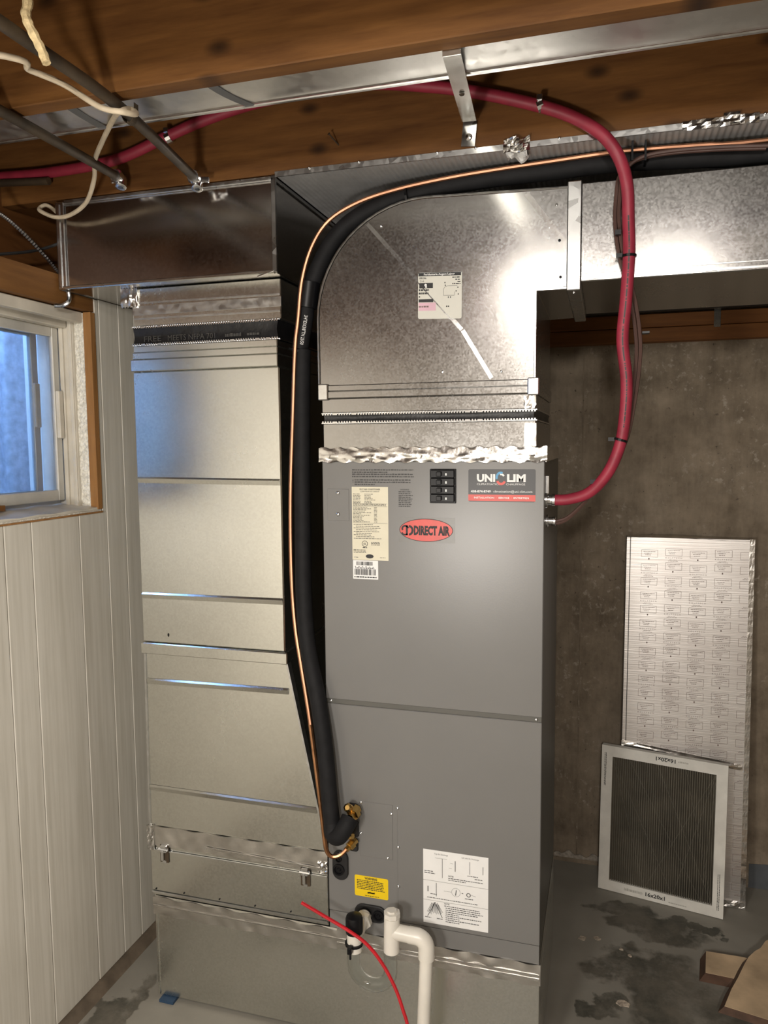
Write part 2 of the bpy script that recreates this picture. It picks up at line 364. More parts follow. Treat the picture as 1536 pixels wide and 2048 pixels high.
# old blue paint band low on the concrete at the right and the whitish joint at the slab
MB().slab(lambda u, v: V((1.165+u*1.2, YB-.0015-.0005*math.sin(u*60), .001+v*(.085+.006*math.sin(u*23)))), 24, 2, (0, .0015, 0)).build('paint_band', plain('old_blue_paint', (.085, .095, .105), .6, 0, .2), wb)
rngj = random.Random(3)
MB().slab(lambda u, v: V((.45+u*.30, YB-.004-.002*v, .018+v*(.018+.012*math.sin(u*31)*math.sin(u*13)))), 30, 2, (0, .004, 0)).build('efflorescence', plain('efflorescence', (.28, .25, .21), .9, 0, .4, 60), wb)
MB().box(.583, .588, YB-.003, YB, .02, 1.88).build('form_seam', 'concrete', wb)
wr = sbox('wall_right', 'concrete', 3.0, 3.2, -4.0, YB, 0, 2.43)
sbox('wall_rear', 'concrete', -.95, 3.2, -4.2, -4.0, 0, 2.43)
# left wall: masonry core with the window opening, panelling planks in front
WY0, WY1, WZ0, WZ1 = -.66, .088, 1.372, 1.915
core = MB(); core.box(-.95, -.714, -4, WY0, 0, 1.915); core.box(-.95, -.714, WY1+.004, YB, 0, 1.915); core.box(-.95, -.714, WY0, WY1+.004, 0, WZ0-.02)
wl = core.build('wall_left', 'whitewall'); wl['kind'] = 'structure'
edges = [YB, .90, .76, .62, .48, .35, .27, .194, .107, -.012, -.19, -.28, -.40, -.53, -.66, -.74, -.86, -1.04, -1.16, -1.30, -1.46, -1.62, -1.80, -2.0, -2.2, -2.4, -2.6, -2.8, -3.0, -3.2, -3.4, -3.6, -3.8, -4.0]
for b_, a_ in zip(edges, edges[1:]):
    def pl(y0, y1, z0, z1): MB().box(-.714, XW, y0+.0012, y1-.0012, z0, z1).build('plank', 'panel', wl, bevel=.0016)
    if b_ <= WY0 or a_ >= WY1: pl(a_, b_, .025, 1.955 if a_ >= WY1 else 1.955)
    else:
        pl(a_, b_, .025, 1.362)
        if b_ > WY1: pl(WY1, b_, 1.362, 1.955)
bb = MB().hexa([(-.714, -4, 0), (-.672, -4, 0), (-.672, YB, 0), (-.714, YB, 0), (-.714, -4, .024), (-.690, -4, .024), (-.690, YB, .024), (-.714, YB, .024)]).build('baseboard_left', 'basewood'); bb['kind'] = 'structure'
# sill plate on top of the left wall, rim board, ledger on the concrete
tp = sbox('trim_1', 'plate', -.93, -.703, -4, .095, 1.917, 1.992); sbox('trim_2', 'rim', -.93, -.87, -4, YB, 1.993, 2.43)
sbox('trim_5', 'plate', -.93, -.716, .096, YB, 1.917, 1.992)
ld = MB().box(-.70, 3.0, .965, YB, 1.925, 1.968).build('trim_3', 'ledger', bevel=.002); ld['kind'] = 'structure'
ld2 = MB().box(-.70, 3.0, .968, YB, 1.878, 1.9235).build('trim_4', 'ledger', bevel=.002); ld2['kind'] = 'structure'
# ceiling: subfloor with joists
ce = sbox('ceiling', 'subfloor', -.95, 3.2, -4.2, 1.25, 2.43, 2.46)
for k in range(15):
    MB().box(-.94+k*.28, -.94+k*.28+.274, -4.0, YB, 2.416, 2.43).build('subfloor_board', 'subfloor', ce)
for y0 in (-.05, -.515, -.98, -1.445, -1.91, -2.375, -2.84, -3.305, .415, .88):
    MB().box(-.868, 2.995, y0, y0+.038, ZJ, 2.414).build('joist', 'joist', ce, bevel=.002)

# window on the left wall
wi = thing('window_1', None, None, (-.80, -.28, WZ0)); wi['kind'] = 'structure'
MB().box(-.721, -.697, .066, .0865, 1.372, 1.914).build('trim_board', 'trimwood', wi, bevel=.001)
def sty(u, v): return V((-.750+u*.029, .066+rngj.uniform(-.002, .001), 1.376+v*.536))
lab(MB().slab(sty, 6, 60, (0, .02, 0)).build('foam_strip', 'styro', wi), 'white crumbly polystyrene strip')
fr = MB(); fr.box(-.815, -.7505, .056, .0865, 1.376, 1.914); fr.box(-.790, -.778, .048, .057, 1.376, 1.90); fr.box(-.762, -.7507, .050, .057, 1.376, 1.91)          # jamb with stop
fr.box(-.815, -.764, WY0, .052, 1.872, 1.914)                                                     # head
fr.box(-.745, -.722, WY0, .066, 1.885, 1.914)
fr.build('frame', 'winpaint', wi, bevel=.002)
MB().box(-.86, -.815, .046, .0865, 1.376, 1.914).box(-.86, -.815, WY0, .046, 1.876, 1.914).box(-.86, -.815, WY0, .046, 1.376, 1.398).build('outer_frame', 'winpaint', wi)
def sill(u, v): return V((-.815+u*.115, WY0+v*(.082-WY0), 1.388-.012*u+.0015*math.sin(v*40)))
MB().slab(sill, 4, 24, (0, 0, -.014)).build('sill', 'winpaint', wi)
lab(MB().box(-.792, -.776, WY0+.02, -.19, 1.388, 1.402).build('wood_sliver', 'plate', wi), 'bare wood sliver lying along the sill')
def crumb(u, v): return V((-.703+.006*v+rngj.uniform(-.001, .001), WY0+u*(.08-WY0), 1.362+v*.008+rngj.uniform(-.001, .001)))
MB().slab(crumb, 60, 1, (-.008, 0, -.003)).build('sill_edge', 'styro', wi)
MB().box(-.714, -.6965, WY0, .0865, 1.3615, 1.3655).build('sill_edge_wood', 'trimwood', wi)
def sash(xa, xb, ya, yb, za, zb, name):
    f = MB(); w = .024
    f.box(xa, xb, yb-w, yb, za, zb); f.box(xa, xb, ya, ya+w, za, zb); f.box(xa, xb, ya+w, yb-w, za, za+.030); f.box(xa, xb, ya+w, yb-w, zb-.026, zb)
    o = f.build(name, 'winmetal', wi, bevel=.002)
    MB().box((xa+xb)/2-.002, (xa+xb)/2+.002, ya+w-.002, yb-w+.002, za+.028, zb-.024).build('pane', 'glass', o)
    return o
sa = sash(-.806, -.790, -.30, .047, 1.398, 1.872, 'sash')
MB().box(-.790, -.778, .026, .044, 1.57, 1.70).build('latch', 'winpaint', sa, bevel=.002)
sb = sash(-.850, -.834, WY0, .014, 1.398, 1.872, 'sash')
MB().box(-.834, -.826, -.010, .010, 1.60, 1.72).build('latch', 'winpaint', sb, bevel=.002)
# window well outside
def well(u, v):
    t = -PI*.5+u*PI
    r = .40+.022*math.sin(u*PI*20)
    return V((-.97-r*math.cos(t)*.75, -.28+1.25*r*math.sin(t), 1.15+v*.98))
ww = MB().slab(well, 200, 3, (-.004, 0, 0)).build('window_well', 'wellmetal', wi, smooth=True)
sbox('ground', 'soil', -2.4, -.951, -1.4, .9, 1.05, 1.16)

# ================================================================ AIR HANDLER
ah = thing('air_handler', 'tall grey air handler cabinet with stickers and breakers, in the middle', 'air handler', (.2665, .26, .304))
AW = .533
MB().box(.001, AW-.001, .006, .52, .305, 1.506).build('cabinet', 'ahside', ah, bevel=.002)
up = MB().box(0, AW, 0, .0055, .912, 1.506).build('upper_panel', 'ahpaint', ah, bevel=.0015)
lo_ = MB().box(0, AW, 0, .0055, .352, .900).build('lower_panel', 'ahpaint', ah, bevel=.0015)
MB().box(.001, AW-.001, .001, .0055, .305, .351).build('kick_panel', 'ahpaint', ah)
MB().box(.001, AW-.001, .0025, .0055, .9005, .9115).build('panel_joint', 'ahside', ah)
def screw(x, z, parent, y=0, r=.0042, mat='bright'):
    o = MB()._lathe([(r, .0), (r, .0014), (r*.75, .0026), (r*.3, .0030), (0.0001, .0022)], (x, y, z), (0, -1, 0), 10).build('screw', mat, parent, smooth=True); return o
screw(.013, .906, ah, .0028); screw(.52, .906, ah, .0028)
for x, z in ((.185, .649), (.186, .548), (.186, .446), (.159, .516), (.089, .571), (.169, .632), (.090, .652)): screw(x, z, ah)
pa = MB().box(.086, .172, -.0012, 0, .512, .655).build('access_plate', 'ahpaint', ah, bevel=.0008)
MB().box(.1825, .1845, -.0008, 0, .352, .64).build('panel_crease', 'ahpaint', ah)
pb = MB().box(.013, .068, -.001, 0, 1.361, 1.439).build('knockout_plate', 'ahpaint', ah, bevel=.0006)
for z in (1.432-.003, 1.372+.005): screw(.040, z, ah, -.001, .0048)
# breakers
bk = MB().box(.270, .332, -.004, .0, 1.408, 1.488).build('breaker_bezel', 'blackplastic', ah, bevel=.001)
for k in range(4):
    z1 = 1.4855-.0188*k
    bd = MB().box(.273, .329, -.012, -.004, z1-.0178, z1).build('breaker', 'blackplastic', ah, bevel=.0012)
    MB().box(.288, .300, -.019, -.012, z1-.0145, z1-.0035).build('breaker_switch', 'blackplastic', bd, bevel=.0012)
    MB().rect(Sheet((.3085, -.012, z1-.0125)), 0, 0, .0035, .0055).build('switch_mark', 'white', bd)
# printed warnings directly on the enamel
pr = MB(); sh = Sheet((.077, 0, 1.448))
for k, (z, w) in enumerate(((.036, .152), (.0305, .09), (.0255, .152), (.020, .154), (.012, .146), (.0065, .146), (.001, .058))):
    pr.words(sh, .0 if k < 4 else .006, z, w, .0030, seed=k)
pr.text(sh, '!', .001, .0065, .008, bold=.02)
sh2 = Sheet((.193, 0, 1.395))
pr.text(sh2, 'WARNING', .004, .042, .0032, w=.022, bold=.02)
for k in range(9): pr.words(sh2, 0, .0375-k*.0043, .038, .0024, seed=20+k, fill=random.uniform(.75, 1))
pr.build('printed_warning', 'panelprint', ah)
# rating plate
sh = Sheet((.0755, 0, 1.2665)); rp = label_sheet(sh, .0915, .178, r=.001).build('rating_plate', 'cream', ah)
p = MB(); d = .001
p.text(sh, 'SPLIT AIR CONDITIONER', .046, .1705, .0035, w=.052, align='C', bold=.015, d=d); p.text(sh, 'CLIMATISEUR DE CONDUIT', .046, .1655, .0030, w=.048, align='C', d=d)
for k in range(7): p.words(sh, .003, .160-k*.0035, .022, .0014, d, 40+k); p.words(sh, .032, .160-k*.0035, .062, .0014, d, 60+k, random.uniform(.5, 1))
for k in range(2): p.words(sh, .003, .1355-k*.003, .086, .0014, d, 80+k)
for k in range(12): p.words(sh, .003, .128-k*.0032, .05, .0013, d, 90+k, random.uniform(.4, 1)); p.words(sh, .056, .128-k*.0032, .064, .0013, d, 110+k)
for v in (.1375, .131, .0905): p.line(sh, .002, v, .0895, v, .0004, d)
for k in range(9): p.words(sh, .004+(k % 2)*.006, .086-k*.0042, .087, .0014, d, 130+k, random.uniform(.5, 1))
p.arc(sh, .032, .040, .0075, .0075, .0012, d=d); p.text(sh, 'UL', .0285, .0375, .005, w=.007, bold=.02, d=d); p.words(sh, .0265, .0295, .038, .0022, d, 150)
for k in range(3): p.words(sh, .048, .043-k*.003, .07, .0016, d, 160+k)
for k in range(3): p.words(sh, .003, .024-k*.003, .035, .0014, d, 170+k)
p.disc(sh, .0440, .0095, .0100, .0050, d=d); p.words(sh, .005, .006, .015, .0014, d, 180); p.words(sh, .070, .0065, .084, .0012, d, 181)
p.build('print', 'dotprint', rp)
# barcode sticker
sh = Sheet((.0765, 0, 1.2195)); bs = label_sheet(sh, .064, .046, r=.001).build('barcode_sticker', 'white', ah); p = MB(); r = random.Random(5)
for v0, v1, u0, u1 in ((.034, .043, .009, .050), (.010, .025, .004, .059)):
    u = u0
    while u < u1: w = r.choice((.0006, .0009, .0016, .0022)); p.rect(sh, u, v0, u+w, v1, d); u += w+r.choice((.0006, .0009, .0014))
for u in range(6): p.words(sh, .005+u*.009, .0295, .008+u*.009, .0018, d, 190+u)
p.words(sh, .006, .0262, .054, .0024, d, 200); p.words(sh, .003, .0035, .060, .0034, d, 201); p.build('print', 'dotprint', bs)
# company sticker
sh = Sheet((.3605, 0, 1.4125)); cs = label_sheet(sh, .153, .075).build('company_sticker', 'charcoal', ah)
MB().rect(sh, .0, .002, .153, .0165, .0008).build('red_band', 'red_label', cs)
p = MB(); p.text(sh, 'UNI', .020, .047, .0160, w=.042, bold=.045, d=d); p.text(sh, 'LIM', .089, .047, .0160, w=.042, bold=.045, d=d)
p.text(sh, 'CLIMATISATION  ·  CHAUFFAGE', .020, .0385, .0042, w=.110, d=d); p.text(sh, '438-874-8749', .006, .0215, .0052, w=.046, bold=.03, d=d); p.text(sh, '· climatisation@uni-clim.com', .054, .0215, .0052, w=.092, d=d)
p.text(sh, 'INSTALLATION  ·  SERVICE  ·  ENTRETIEN', .0135, .0075, .0040, w=.125, bold=.02, d=.0012)
p.arc(sh, .0755, .0555, .0090, .0100, .0042, .15*PI, .62*PI, d=d); p.build('lettering', 'white', cs)
MB().arc(sh, .0745, .0560, .0115, .0135, .0050, .35*PI, 1.10*PI, d=.0012).build('letter_arc', 'blue_print', cs)
MB().arc(sh, .0755, .0510, .0115, .0125, .0055, 1.10*PI, 1.88*PI, d=.0013).build('letter_arc', 'red_label', cs)
# oval brand sticker
sh = Sheet((.192, 0, 1.313)); os_ = label_sheet(sh, .137, .060, t=.0004, r=.002).build('oval_sticker', 'clear', ah)
MB().disc(sh, .0675, .0300, .0645, .0270, d=.0006, n=48).build('red_oval', 'red_label', os_)
p = MB(); p.arc(sh, .0675, .0300, .0650, .0275, .0014, d=.0008, n=48); p.text(sh, 'DIRECT AIR', .038, .0195, .0200, w=.087, bold=.055, d=.001)
p.arc(sh, .0260, .0290, .0115, .0125, .0052, -.5*PI, .5*PI, d=.001); p.arc(sh, .0170, .0330, .0095, .0085, .0042, .05*PI, 1.2*PI, d=.001); p.rect(sh, .0185, .017, .0232, .041, .001); p.arc(sh, .0165, .0240, .0090, .0075, .0035, PI, 1.8*PI, d=.001)
p.build('lettering', 'dotprint', os_)
# yellow warning
sh = Sheet((.0705, 0, .404)); ys = label_sheet(sh, .0885, .055).build('warning_sticker', 'yellow', ah); p = MB()
p.text(sh, 'WARNING', .0430, .0465, .0060, w=.033, align='C', bold=.03, d=d)
for k in range(6): p.words(sh, .006, .0415-k*.0044, .083, .0024, d, 210+k, random.uniform(.85, 1))
p.text(sh, '~', .044, .0075, .012, w=.018, align='C', bold=.05, d=d); p.rect(sh, .034, .0105, .053, .0135, d); p.words(sh, .027, .003, .064, .0018, d, 220); p.build('print', 'dotprint', ys)
# instruction sheet
sh = Sheet((.2495, 0, .364)); W_, H_ = .161, .190
ins = label_sheet(sh, W_, H_, r=.0006).build('instruction_sheet', 'white', ah); p = MB()
p.text(sh, 'Top Air Discharge', .028, .1795, .0040, w=.034, d=d); p.text(sh, 'Left side Air Discharge', .096, .1795, .0036, w=.042, d=d)
p.frame(sh, .033, .122, .050, .171); p.line(sh, .033, .146, .050, .146); p.line(sh, .030, .171, .060, .171, .0005, d); p.line(sh, .048, .122, .048, .171, .0012, d)
p.frame(sh, .078, .141, .150, .173, .0006); p.line(sh, .116, .141, .116, .173, .0012, d); p.line(sh, .080, .143, .080, .170, .0018, d); p.line(sh, .148, .145, .148, .165, .0014, d)
p.words(sh, .003, .134, .026, .0022, d, 230); p.words(sh, .003, .129, .030, .0022, d, 231); p.words(sh, .110, .136, .136, .0022, d, 232); p.words(sh, .128, .130, .148, .0022, d, 233)
p.text(sh, 'NOTES', .063, .1275, .0036, w=.013, bold=.03, d=d); p.words(sh, .063, .1225, .148, .0022, d, 234); p.words(sh, .063, .118, .106, .0022, d, 235)
for u in (.068, .071): p.line(sh, u-.003, .15+(u-.068)*4, u+.004, .15+(u-.068)*4, .0005, d)
p.line(sh, 0, .111, W_, .111, .0006, d); p.frame(sh, .010, .072, .052, .107); p.line(sh, .033, .072, .033, .107, .0014, d); p.line(sh, .012, .082, .012, .096, .0024, d); p.line(sh, .052, .089, .070, .089, .0006, d)
p.arc(sh, .082, .090, .011, .011, .0006, d=d); p.line(sh, .081, .082, .083, .096, .0022, d); p.rect(sh, .096, .089, .100, .091, d); p.arc(sh, .113, .088, .0055, .0055, .002, d=d); p.line(sh, .119, .089, .131, .087, .0006, d); p.words(sh, .104, .077, .124, .0024, d, 240); p.words(sh, .018, .076, .034, .0022, d, 241)
p.words(sh, .010, .066, .135, .0022, d, 242); p.line(sh, 0, .060, W_, .060, .0006, d)
for k in range(16): a = .010+k*.0026; p.line(sh, a, .022+random.uniform(0, .01), .030+(a-.030)*.4, .056-random.uniform(0, .006), .0009, d)
p.line(sh, .030, .056, .011, .018, .0016, d); p.line(sh, .030, .056, .048, .018, .0016, d); p.words(sh, .004, .014, .020, .002, d, 243); p.words(sh, .034, .014, .050, .002, d, 244)
p.text(sh, 'NOTES', .053, .0545, .0036, w=.013, bold=.03, d=d)
for k in range(9): p.words(sh, .056 if k else .053, .0495-k*.0050, .155, .0024, d, 250+k, random.uniform(.8, 1) if k not in (4, 6, 8) else .35)
p.build('print', 'greyprint', ins)
# rubber grommets and brass valves
def grommet(cx, cz, w, h, holes, t=.008, r=None, name='grommet'):
    r = r or min(w, h)/2-.0005; g = Sheet((cx-w/2, 0, cz-h/2)); o = MB(); pts = []
    for (a, b, s0) in ((w-r, h-r, 0), (r, h-r, PI/2), (r, r, PI), (w-r, r, 1.5*PI)):
        for k in range(7): pts.append(g(a+r*math.cos(s0+k*PI/12), b+r*math.sin(s0+k*PI/12), t))
    o.prism(pts, (0, t-.0005, 0)); q = o.build(name, 'black', ah, bevel=.002)
    rr = MB()
    if not holes: return q
    for hx, hz, hr in holes: rr._lathe([(hr, 0), (hr, .004), (hr*.72, .0045), (hr*.62, .001), (hr*.35, .001), (hr*.25, .003), (.0002, .003)], (hx, -t, hz), (0, -1, 0), 18)
    rr.build('grommet_ring', 'blackplastic', q, smooth=True); return q
grommet(.034, .480, .042, .078, ((.031, .470, .015), (.031, .498, .008)))
grommet(.113, .364, .084, .044, ((.135, .364, .014), (.100, .364, .016)))
grommet(.069, .630, .028, .036, (), r=.006); grommet(.074, .582, .020, .040, (), r=.004); grommet(.071, .540, .022, .034, (), r=.006)
# connectors on the cabinet's right side
for (y, z, r) in ((.06, 1.414, .013), (.085, 1.362, .010)):
    MB()._lathe([(r*1.5, 0), (r*1.5, .004), (r*.95, .005), (r*.95, .014), (r*1.1, .015), (r*1.1, .021), (r*.7, .022)], (AW-.001, y, z), (1, 0, 0), 14).build('cable_connector', 'bright', ah, smooth=True)
MB().box(AW-.0005, AW+.006, .050, .070, 1.43, 1.47).build('clamp_screw', 'bright', ah)

# ================================================================ PLENUM BASE, TAPES
bp = thing('base_plenum', 'low wide galvanised base box the cabinets stand on, nearest the floor', 'duct', (0, .26, .008))
MB().box(-.518, AW, .004, .52, .009, .2535).build('body', 'galv_soft', bp, bevel=.003)
for a_, b_ in ((-.5172, -.512), (AW-.006, AW-.0005)): MB().box(a_, b_, .001, .0055, .012, .25).build('corner_flange', 'galv_soft', bp)
MB().box(-.518, AW, .004, .52, .2545, .302).build('top_frame', 'galv_soft', bp)
def crinkle(seed, amp):
    r = random.Random(seed); K = [(r.uniform(6, 75), r.uniform(-9, 9), r.uniform(0, 6.3), r.uniform(.3, 1)) for _ in range(14)]
    def g(u, v): return amp*sum(w*math.sin(a*u+b*v+c) for a, b, c, w in K)/2.6
    return g
def tape(x0, x1, z0, z1, y, name, par, mat='foil_soft', amp=.0015, nu=90, nv=5, sd=1, th=.006):
    r = random.Random(sd); ph = [r.uniform(0, 6) for _ in range(6)]
    g = crinkle(sd, amp*.8)
    def f(u, v):
        e = amp*1.0*math.sin(u*37+ph[0])*(1 if v in (0, 1) else 0)
        return V((x0+u*(x1-x0), y-amp-g(u, v), z0+v*(z1-z0)+e))
    return MB().slab(f, nu, nv, (0, th, 0)).build(name, mat, par, smooth=True, angle=60)
tape(-.523, .02, .2495, .300, .001, 'foil_tape', bp, sd=2); tape(.02, AW+.003, .2505, .304, .000, 'foil_tape', bp, sd=3)
MB().bar((-.52, -.001, .277), (AW, -.001, .279), .004, .002).bar((.02, -.001, .266), (AW, -.001, .268), .006, .002).build('tape_fold', 'foil', bp)
MB().box(-.506, -.462, -.014, .03, .0005, .0085).build('shim', 'blueshim'); tag(bpy.data.objects['shim'], 'small blue foam shim under the left corner of the base box', 'shim')

# ================================================================ RETURN SIDE
fc = thing('filter_cabinet', 'low galvanised filter box with two zinc latches, left of the grey cabinet', 'filter box', (-.263, .25, .304))
MB().box(-.524, -.003, .002, .50, .305, .50).build('body', 'galv_soft', fc, bevel=.002)
dr = MB().box(-.523, -.004, -.001, .0015, .321, .438).build('door', 'galv_soft', fc, bevel=.001)
MB().box(-.524, -.004, -.003, .0015, .3145, .3195).build('bottom_lip', 'bright', fc)
MB().bar((-.523, .0, .439), (-.004, .0, .440), .0025, .003).build('hem', 'bright', dr)
tape(-.530, -.002, .452, .506, .000, 'foil_tape', fc, 'foil_soft', .0014, sd=4)
MB().bar((-.35, -.003, .468), (-.003, -.003, .461), .006, .0025).build('tape_fold', 'foil', fc)
MB().slab(lambda u, v: V((-.532+u*.022, -.004-.004*math.sin(u*9)*math.sin(v*7), .438+v*.07)), 6, 10, (0, .003, 0)).build('tape_end', 'foil', fc)
MB().slab(lambda u, v: V((-.028+u*.026, -.004-.005*math.sin(u*8+1)*math.sin(v*9), .448+v*.034)), 6, 8, (0, .003, 0)).build('tape_end', 'foil', fc)
for x in (-.479, -.063):
    MB().box(x-.013, x+.013, -.004, -.0015, .408, .457).build('latch_gap_shade', 'oldpipe', fc)  # dark backing that paints in the shaded gaps around the latch
    la = MB().box(x-.010, x+.010, -.012, -.001, .438, .458).build('latch', 'bright', fc, bevel=.002)
    MB().box(x-.004, x+.004, -.016, -.011, .418, .446).build('latch_lever', 'bright', la, bevel=.001)
    MB().tube([(x-.013, -.010, .448), (x+.013, -.010, .448)], .0045, 8).build('latch_pin', 'bright', la)
    MB().box(x-.006, x+.006, -.006, -.001, .406, .414).build('latch_hook', 'bright', la, bevel=.001)
for x, z in ((-.510, .326), (-.423, .327), (-.315, .328), (-.210, .327), (-.107, .329), (-.018, .330)): screw(x, z, fc, -.001, .0022, 'blackplastic')

rd = thing('return_duct', 'tall upright galvanised duct in front of the white panelled wall, tapered below', 'duct', (-.263, .25, .505))
tr = MB(); tr.hexa([(-.524, .002, .506), (-.004, .002, .506), (-.004, .50, .506), (-.524, .50, .506), (-.518, .002, .992), (-.104, .002, .992), (-.104, .45, .992), (-.518, .45, .992)])
tr.build('transition', 'galv_soft', rd, bevel=.002)
MB().hexa([(-.006, -.001, .506), (-.001, -.001, .506), (-.001, .02, .506), (-.006, .02, .506), (-.107, -.001, .992), (-.102, -.001, .992), (-.102, .02, .992), (-.107, .02, .992)]).build('seam', 'galv', rd)
MB().hexa([(-.5265, -.001, .506), (-.521, -.001, .506), (-.521, .02, .506), (-.5265, .02, .506), (-.522, -.001, .992), (-.5165, -.001, .992), (-.5165, .02, .992), (-.522, .02, .992)]).build('seam', 'galv', rd)
MB().box(-.528, -.102, -.005, .455, .991, 1.021).build('lower_cleat', 'galv_soft', rd, bevel=.002)
MB().box(-.525, -.110, .002, .45, 1.022, 1.739).build('riser', 'galv_soft', rd, bevel=.003)
def crease(x0, x1, z0, z1, par, w=.012):
    MB().add([(x0, .001, z0-w), (x1, .001, z1-w), (x1, -.003, z1), (x0, -.003, z0), (x0, .001, z0+w*.35), (x1, .001, z1+w*.35)], [(0, 1, 2, 3), (3, 2, 5, 4), (0, 3, 4), (1, 5, 2), (0, 4, 5, 1)]).build('crease', 'galv_soft', par)
crease(-.520, -.114, 1.462, 1.458, rd); crease(-.520, -.112, 1.153, 1.156, rd); crease(-.515, -.102, .918, .924, rd); crease(-.519, -.030, .619, .617, rd)
MB().box(-.527, -.111, -.004, .455, 1.7395, 1.770).build('upper_cleat', 'galv_soft', rd, bevel=.002)
MB().box(-.524, -.113, .001, .45, 1.7705, 1.7885).box(-.522, -.114, .003, .45, 1.7885, 1.806).build('collar', 'galv_soft', rd, bevel=.002)
MB().disc(Sheet((-.446, .002, 1.045)), 0, 0, .0025, .005, n=10, d=.0006).build('hole', 'blackplastic', rd)
# black flexible connectors with crimped rims
def flex(name, label, x0, x1, y1, z0, z1, wall, y0=.004):
    f = thing(name, label, 'connector', ((x0+x1)/2, y1/2, z0))
    def cloth(u, v):
        P = [(x0, y1), (x0, y0), (x1, y0), (x1, y1), (x0, y1)]; L = [0]
        for a, b in zip(P, P[1:]): L.append(L[-1]+math.hypot(b[0]-a[0], b[1]-a[1]))
        s_ = u*L[-1]; i = max(k for k in range(4) if L[k] <= s_+1e-9); t = (s_-L[i])/(L[i+1]-L[i])
        bulge = .0045*math.sin(PI*v)*(1+.25*math.sin(u*50)); x = P[i][0]+(P[i+1][0]-P[i][0])*t; y = P[i][1]+(P[i+1][1]-P[i][1])*t
        nx, ny = ((-1, 0), (0, -1), (1, 0), (0, 1))[i]
        return V((x-nx*bulge, y-ny*bulge, z0+v*(z1-z0)))
    MB().grid(cloth, 96, 6).build('cloth', 'blackfab', f, smooth=True)
    for zz, dz in ((z0, 1), (z1, -1)):
        c = MB(); r = random.Random(9); x = x0
        while x < x1-.003:
            if r.random() > .05: c.box(x, x+.0036, y0-.0045, y0-.001, zz-.001, zz+.0045*dz) if dz > 0 else c.box(x, x+.0036, y0-.0045, y0-.001, zz-.0045, zz+.001)
            else: c.box(x, x+.012, y0-.0045, y0-.001, min(zz, zz+.004*dz), max(zz, zz+.004*dz)); x += .009
            x += .0066
        c.build('crimped_edge', 'bright', f, kind='stuff')
        MB().box(x0-.002, x1+.002, y0-.003, y0-.0005, zz-.0012, zz+.0012).build('crimp_rim', 'bright', f)
        MB().box(x1+.0005, x1+.003, y0, y1, zz-.0015, zz+.0015).build('crimp_rim', 'bright', f)
    return f
fx = flex('flexible_connector', 'black fabric connector between the two upper sections of the left duct', -.522, -.110, .45, 1.8065, 1.854, 0)
sh = Sheet((-.50, .0034, 1.8155)); MB().text(sh, 'FREE', .012, 0, .014, w=.050).text(sh, 'MEETS NFPA 701', .082, 0, .014, w=.135).words(sh, .245, .002, .29, .009, seed=4).words(sh, .305, .003, .34, .006, seed=5).build('lettering', 'faintprint', fx)

rb = thing('return_box', 'dark reflective galvanised box under the joists at the upper left', 'duct', (-.392, .2, 1.855))
MB().box(-.518, -.102, .003, .45, 1.855, 1.951).build('neck', 'galv_soft', rb, bevel=.002)
tape(-.518, -.101, 1.884, 1.907, .002, 'foil_tape', rb, 'galv', .0003, sd=8)
for z_ in (1.875, 1.915): MB().bar((-.516, .003, z_), (-.104, .003, z_-.002), .004, .0015).build('fold_line', 'galv', rb)
MB().box(-.692, -.091, -.046, .44, 1.953, ZJ-.004).build('body', 'galv_box', rb, bevel=.001)
MB().box(-.699, -.674, -.052, -.047, 1.950, ZJ-.006).box(-.6995, -.694, -.052, .10, 1.950, ZJ-.006).box(-.690, -.684, -.055, -.050, 1.953, ZJ-.012).build('corner_seam', 'bright', rb, bevel=.002)
MB().box(-.697, -.091, -.054, -.046, 1.950, 1.959).build('bottom_lip', 'galv_soft', rb, bevel=.002)
MB().box(-.674, -.091, -.050, -.0465, 2.159, ZJ-.003).box(-.674, -.091, -.053, -.049, 2.163, 2.168).build('top_flange', 'galv', rb, bevel=.001)
MB().box(-.097, -.086, -.053, -.044, 1.953, ZJ-.003).build('corner_flange', 'galv_dark', rb, bevel=.001); MB().box(-.0905, -.0865, -.043, .44, ZJ-.016, ZJ-.006).build('top_rail', 'galv_dark', rb, bevel=.001)
MB().bar((-.135, -.054, 1.945), (-.092, -.054, 1.957), .003, .002).build('hem_wire', 'bright', rb)
tape(-.55, -.50, 1.905, 1.953, .0, 'foil_scrap', rb, 'foil', .003, 12, 6, 11)

# ================================================================ SUPPLY SIDE
sp_ = thing('supply_elbow', 'galvanised supply elbow above the grey cabinet with a paper label on it', 'duct', (.26, .22, 1.62))
arc_ = [V((.26-.262*math.cos(a), 0, 1.845+.258*math.sin(a))) for a in [k*PI/2/14 for k in range(15)]]
out = [V((-.002, 0, 1.674))] + arc_ + [V((.577, 0, 2.094)), V((.577, 0, 1.886)), V((.511, 0, 1.884)), V((.511, 0, 1.674))]
MB().prism(out, (0, .44, 0)).build('body', 'galv_elbow', sp_, bevel=.0015)
e = MB()
rimp = [V((-.0035, -.002, 1.692))] + [V((.26-.264*math.cos(a), -.002, 1.845+.260*math.sin(a))) for a in [k*PI/2/14 for k in range(15)]] + [V((.577, -.002, 2.095))]
e.tube(rimp, .0026, 6); e.build('edge_seam', 'galv', sp_, smooth=True)
MB().box(.507, .5125, -.0035, .006, 1.69, 1.884).box(.507, .577, -.004, .006, 1.880, 1.886).build('throat_seam', 'bright', sp_, bevel=.001)
st = MB()
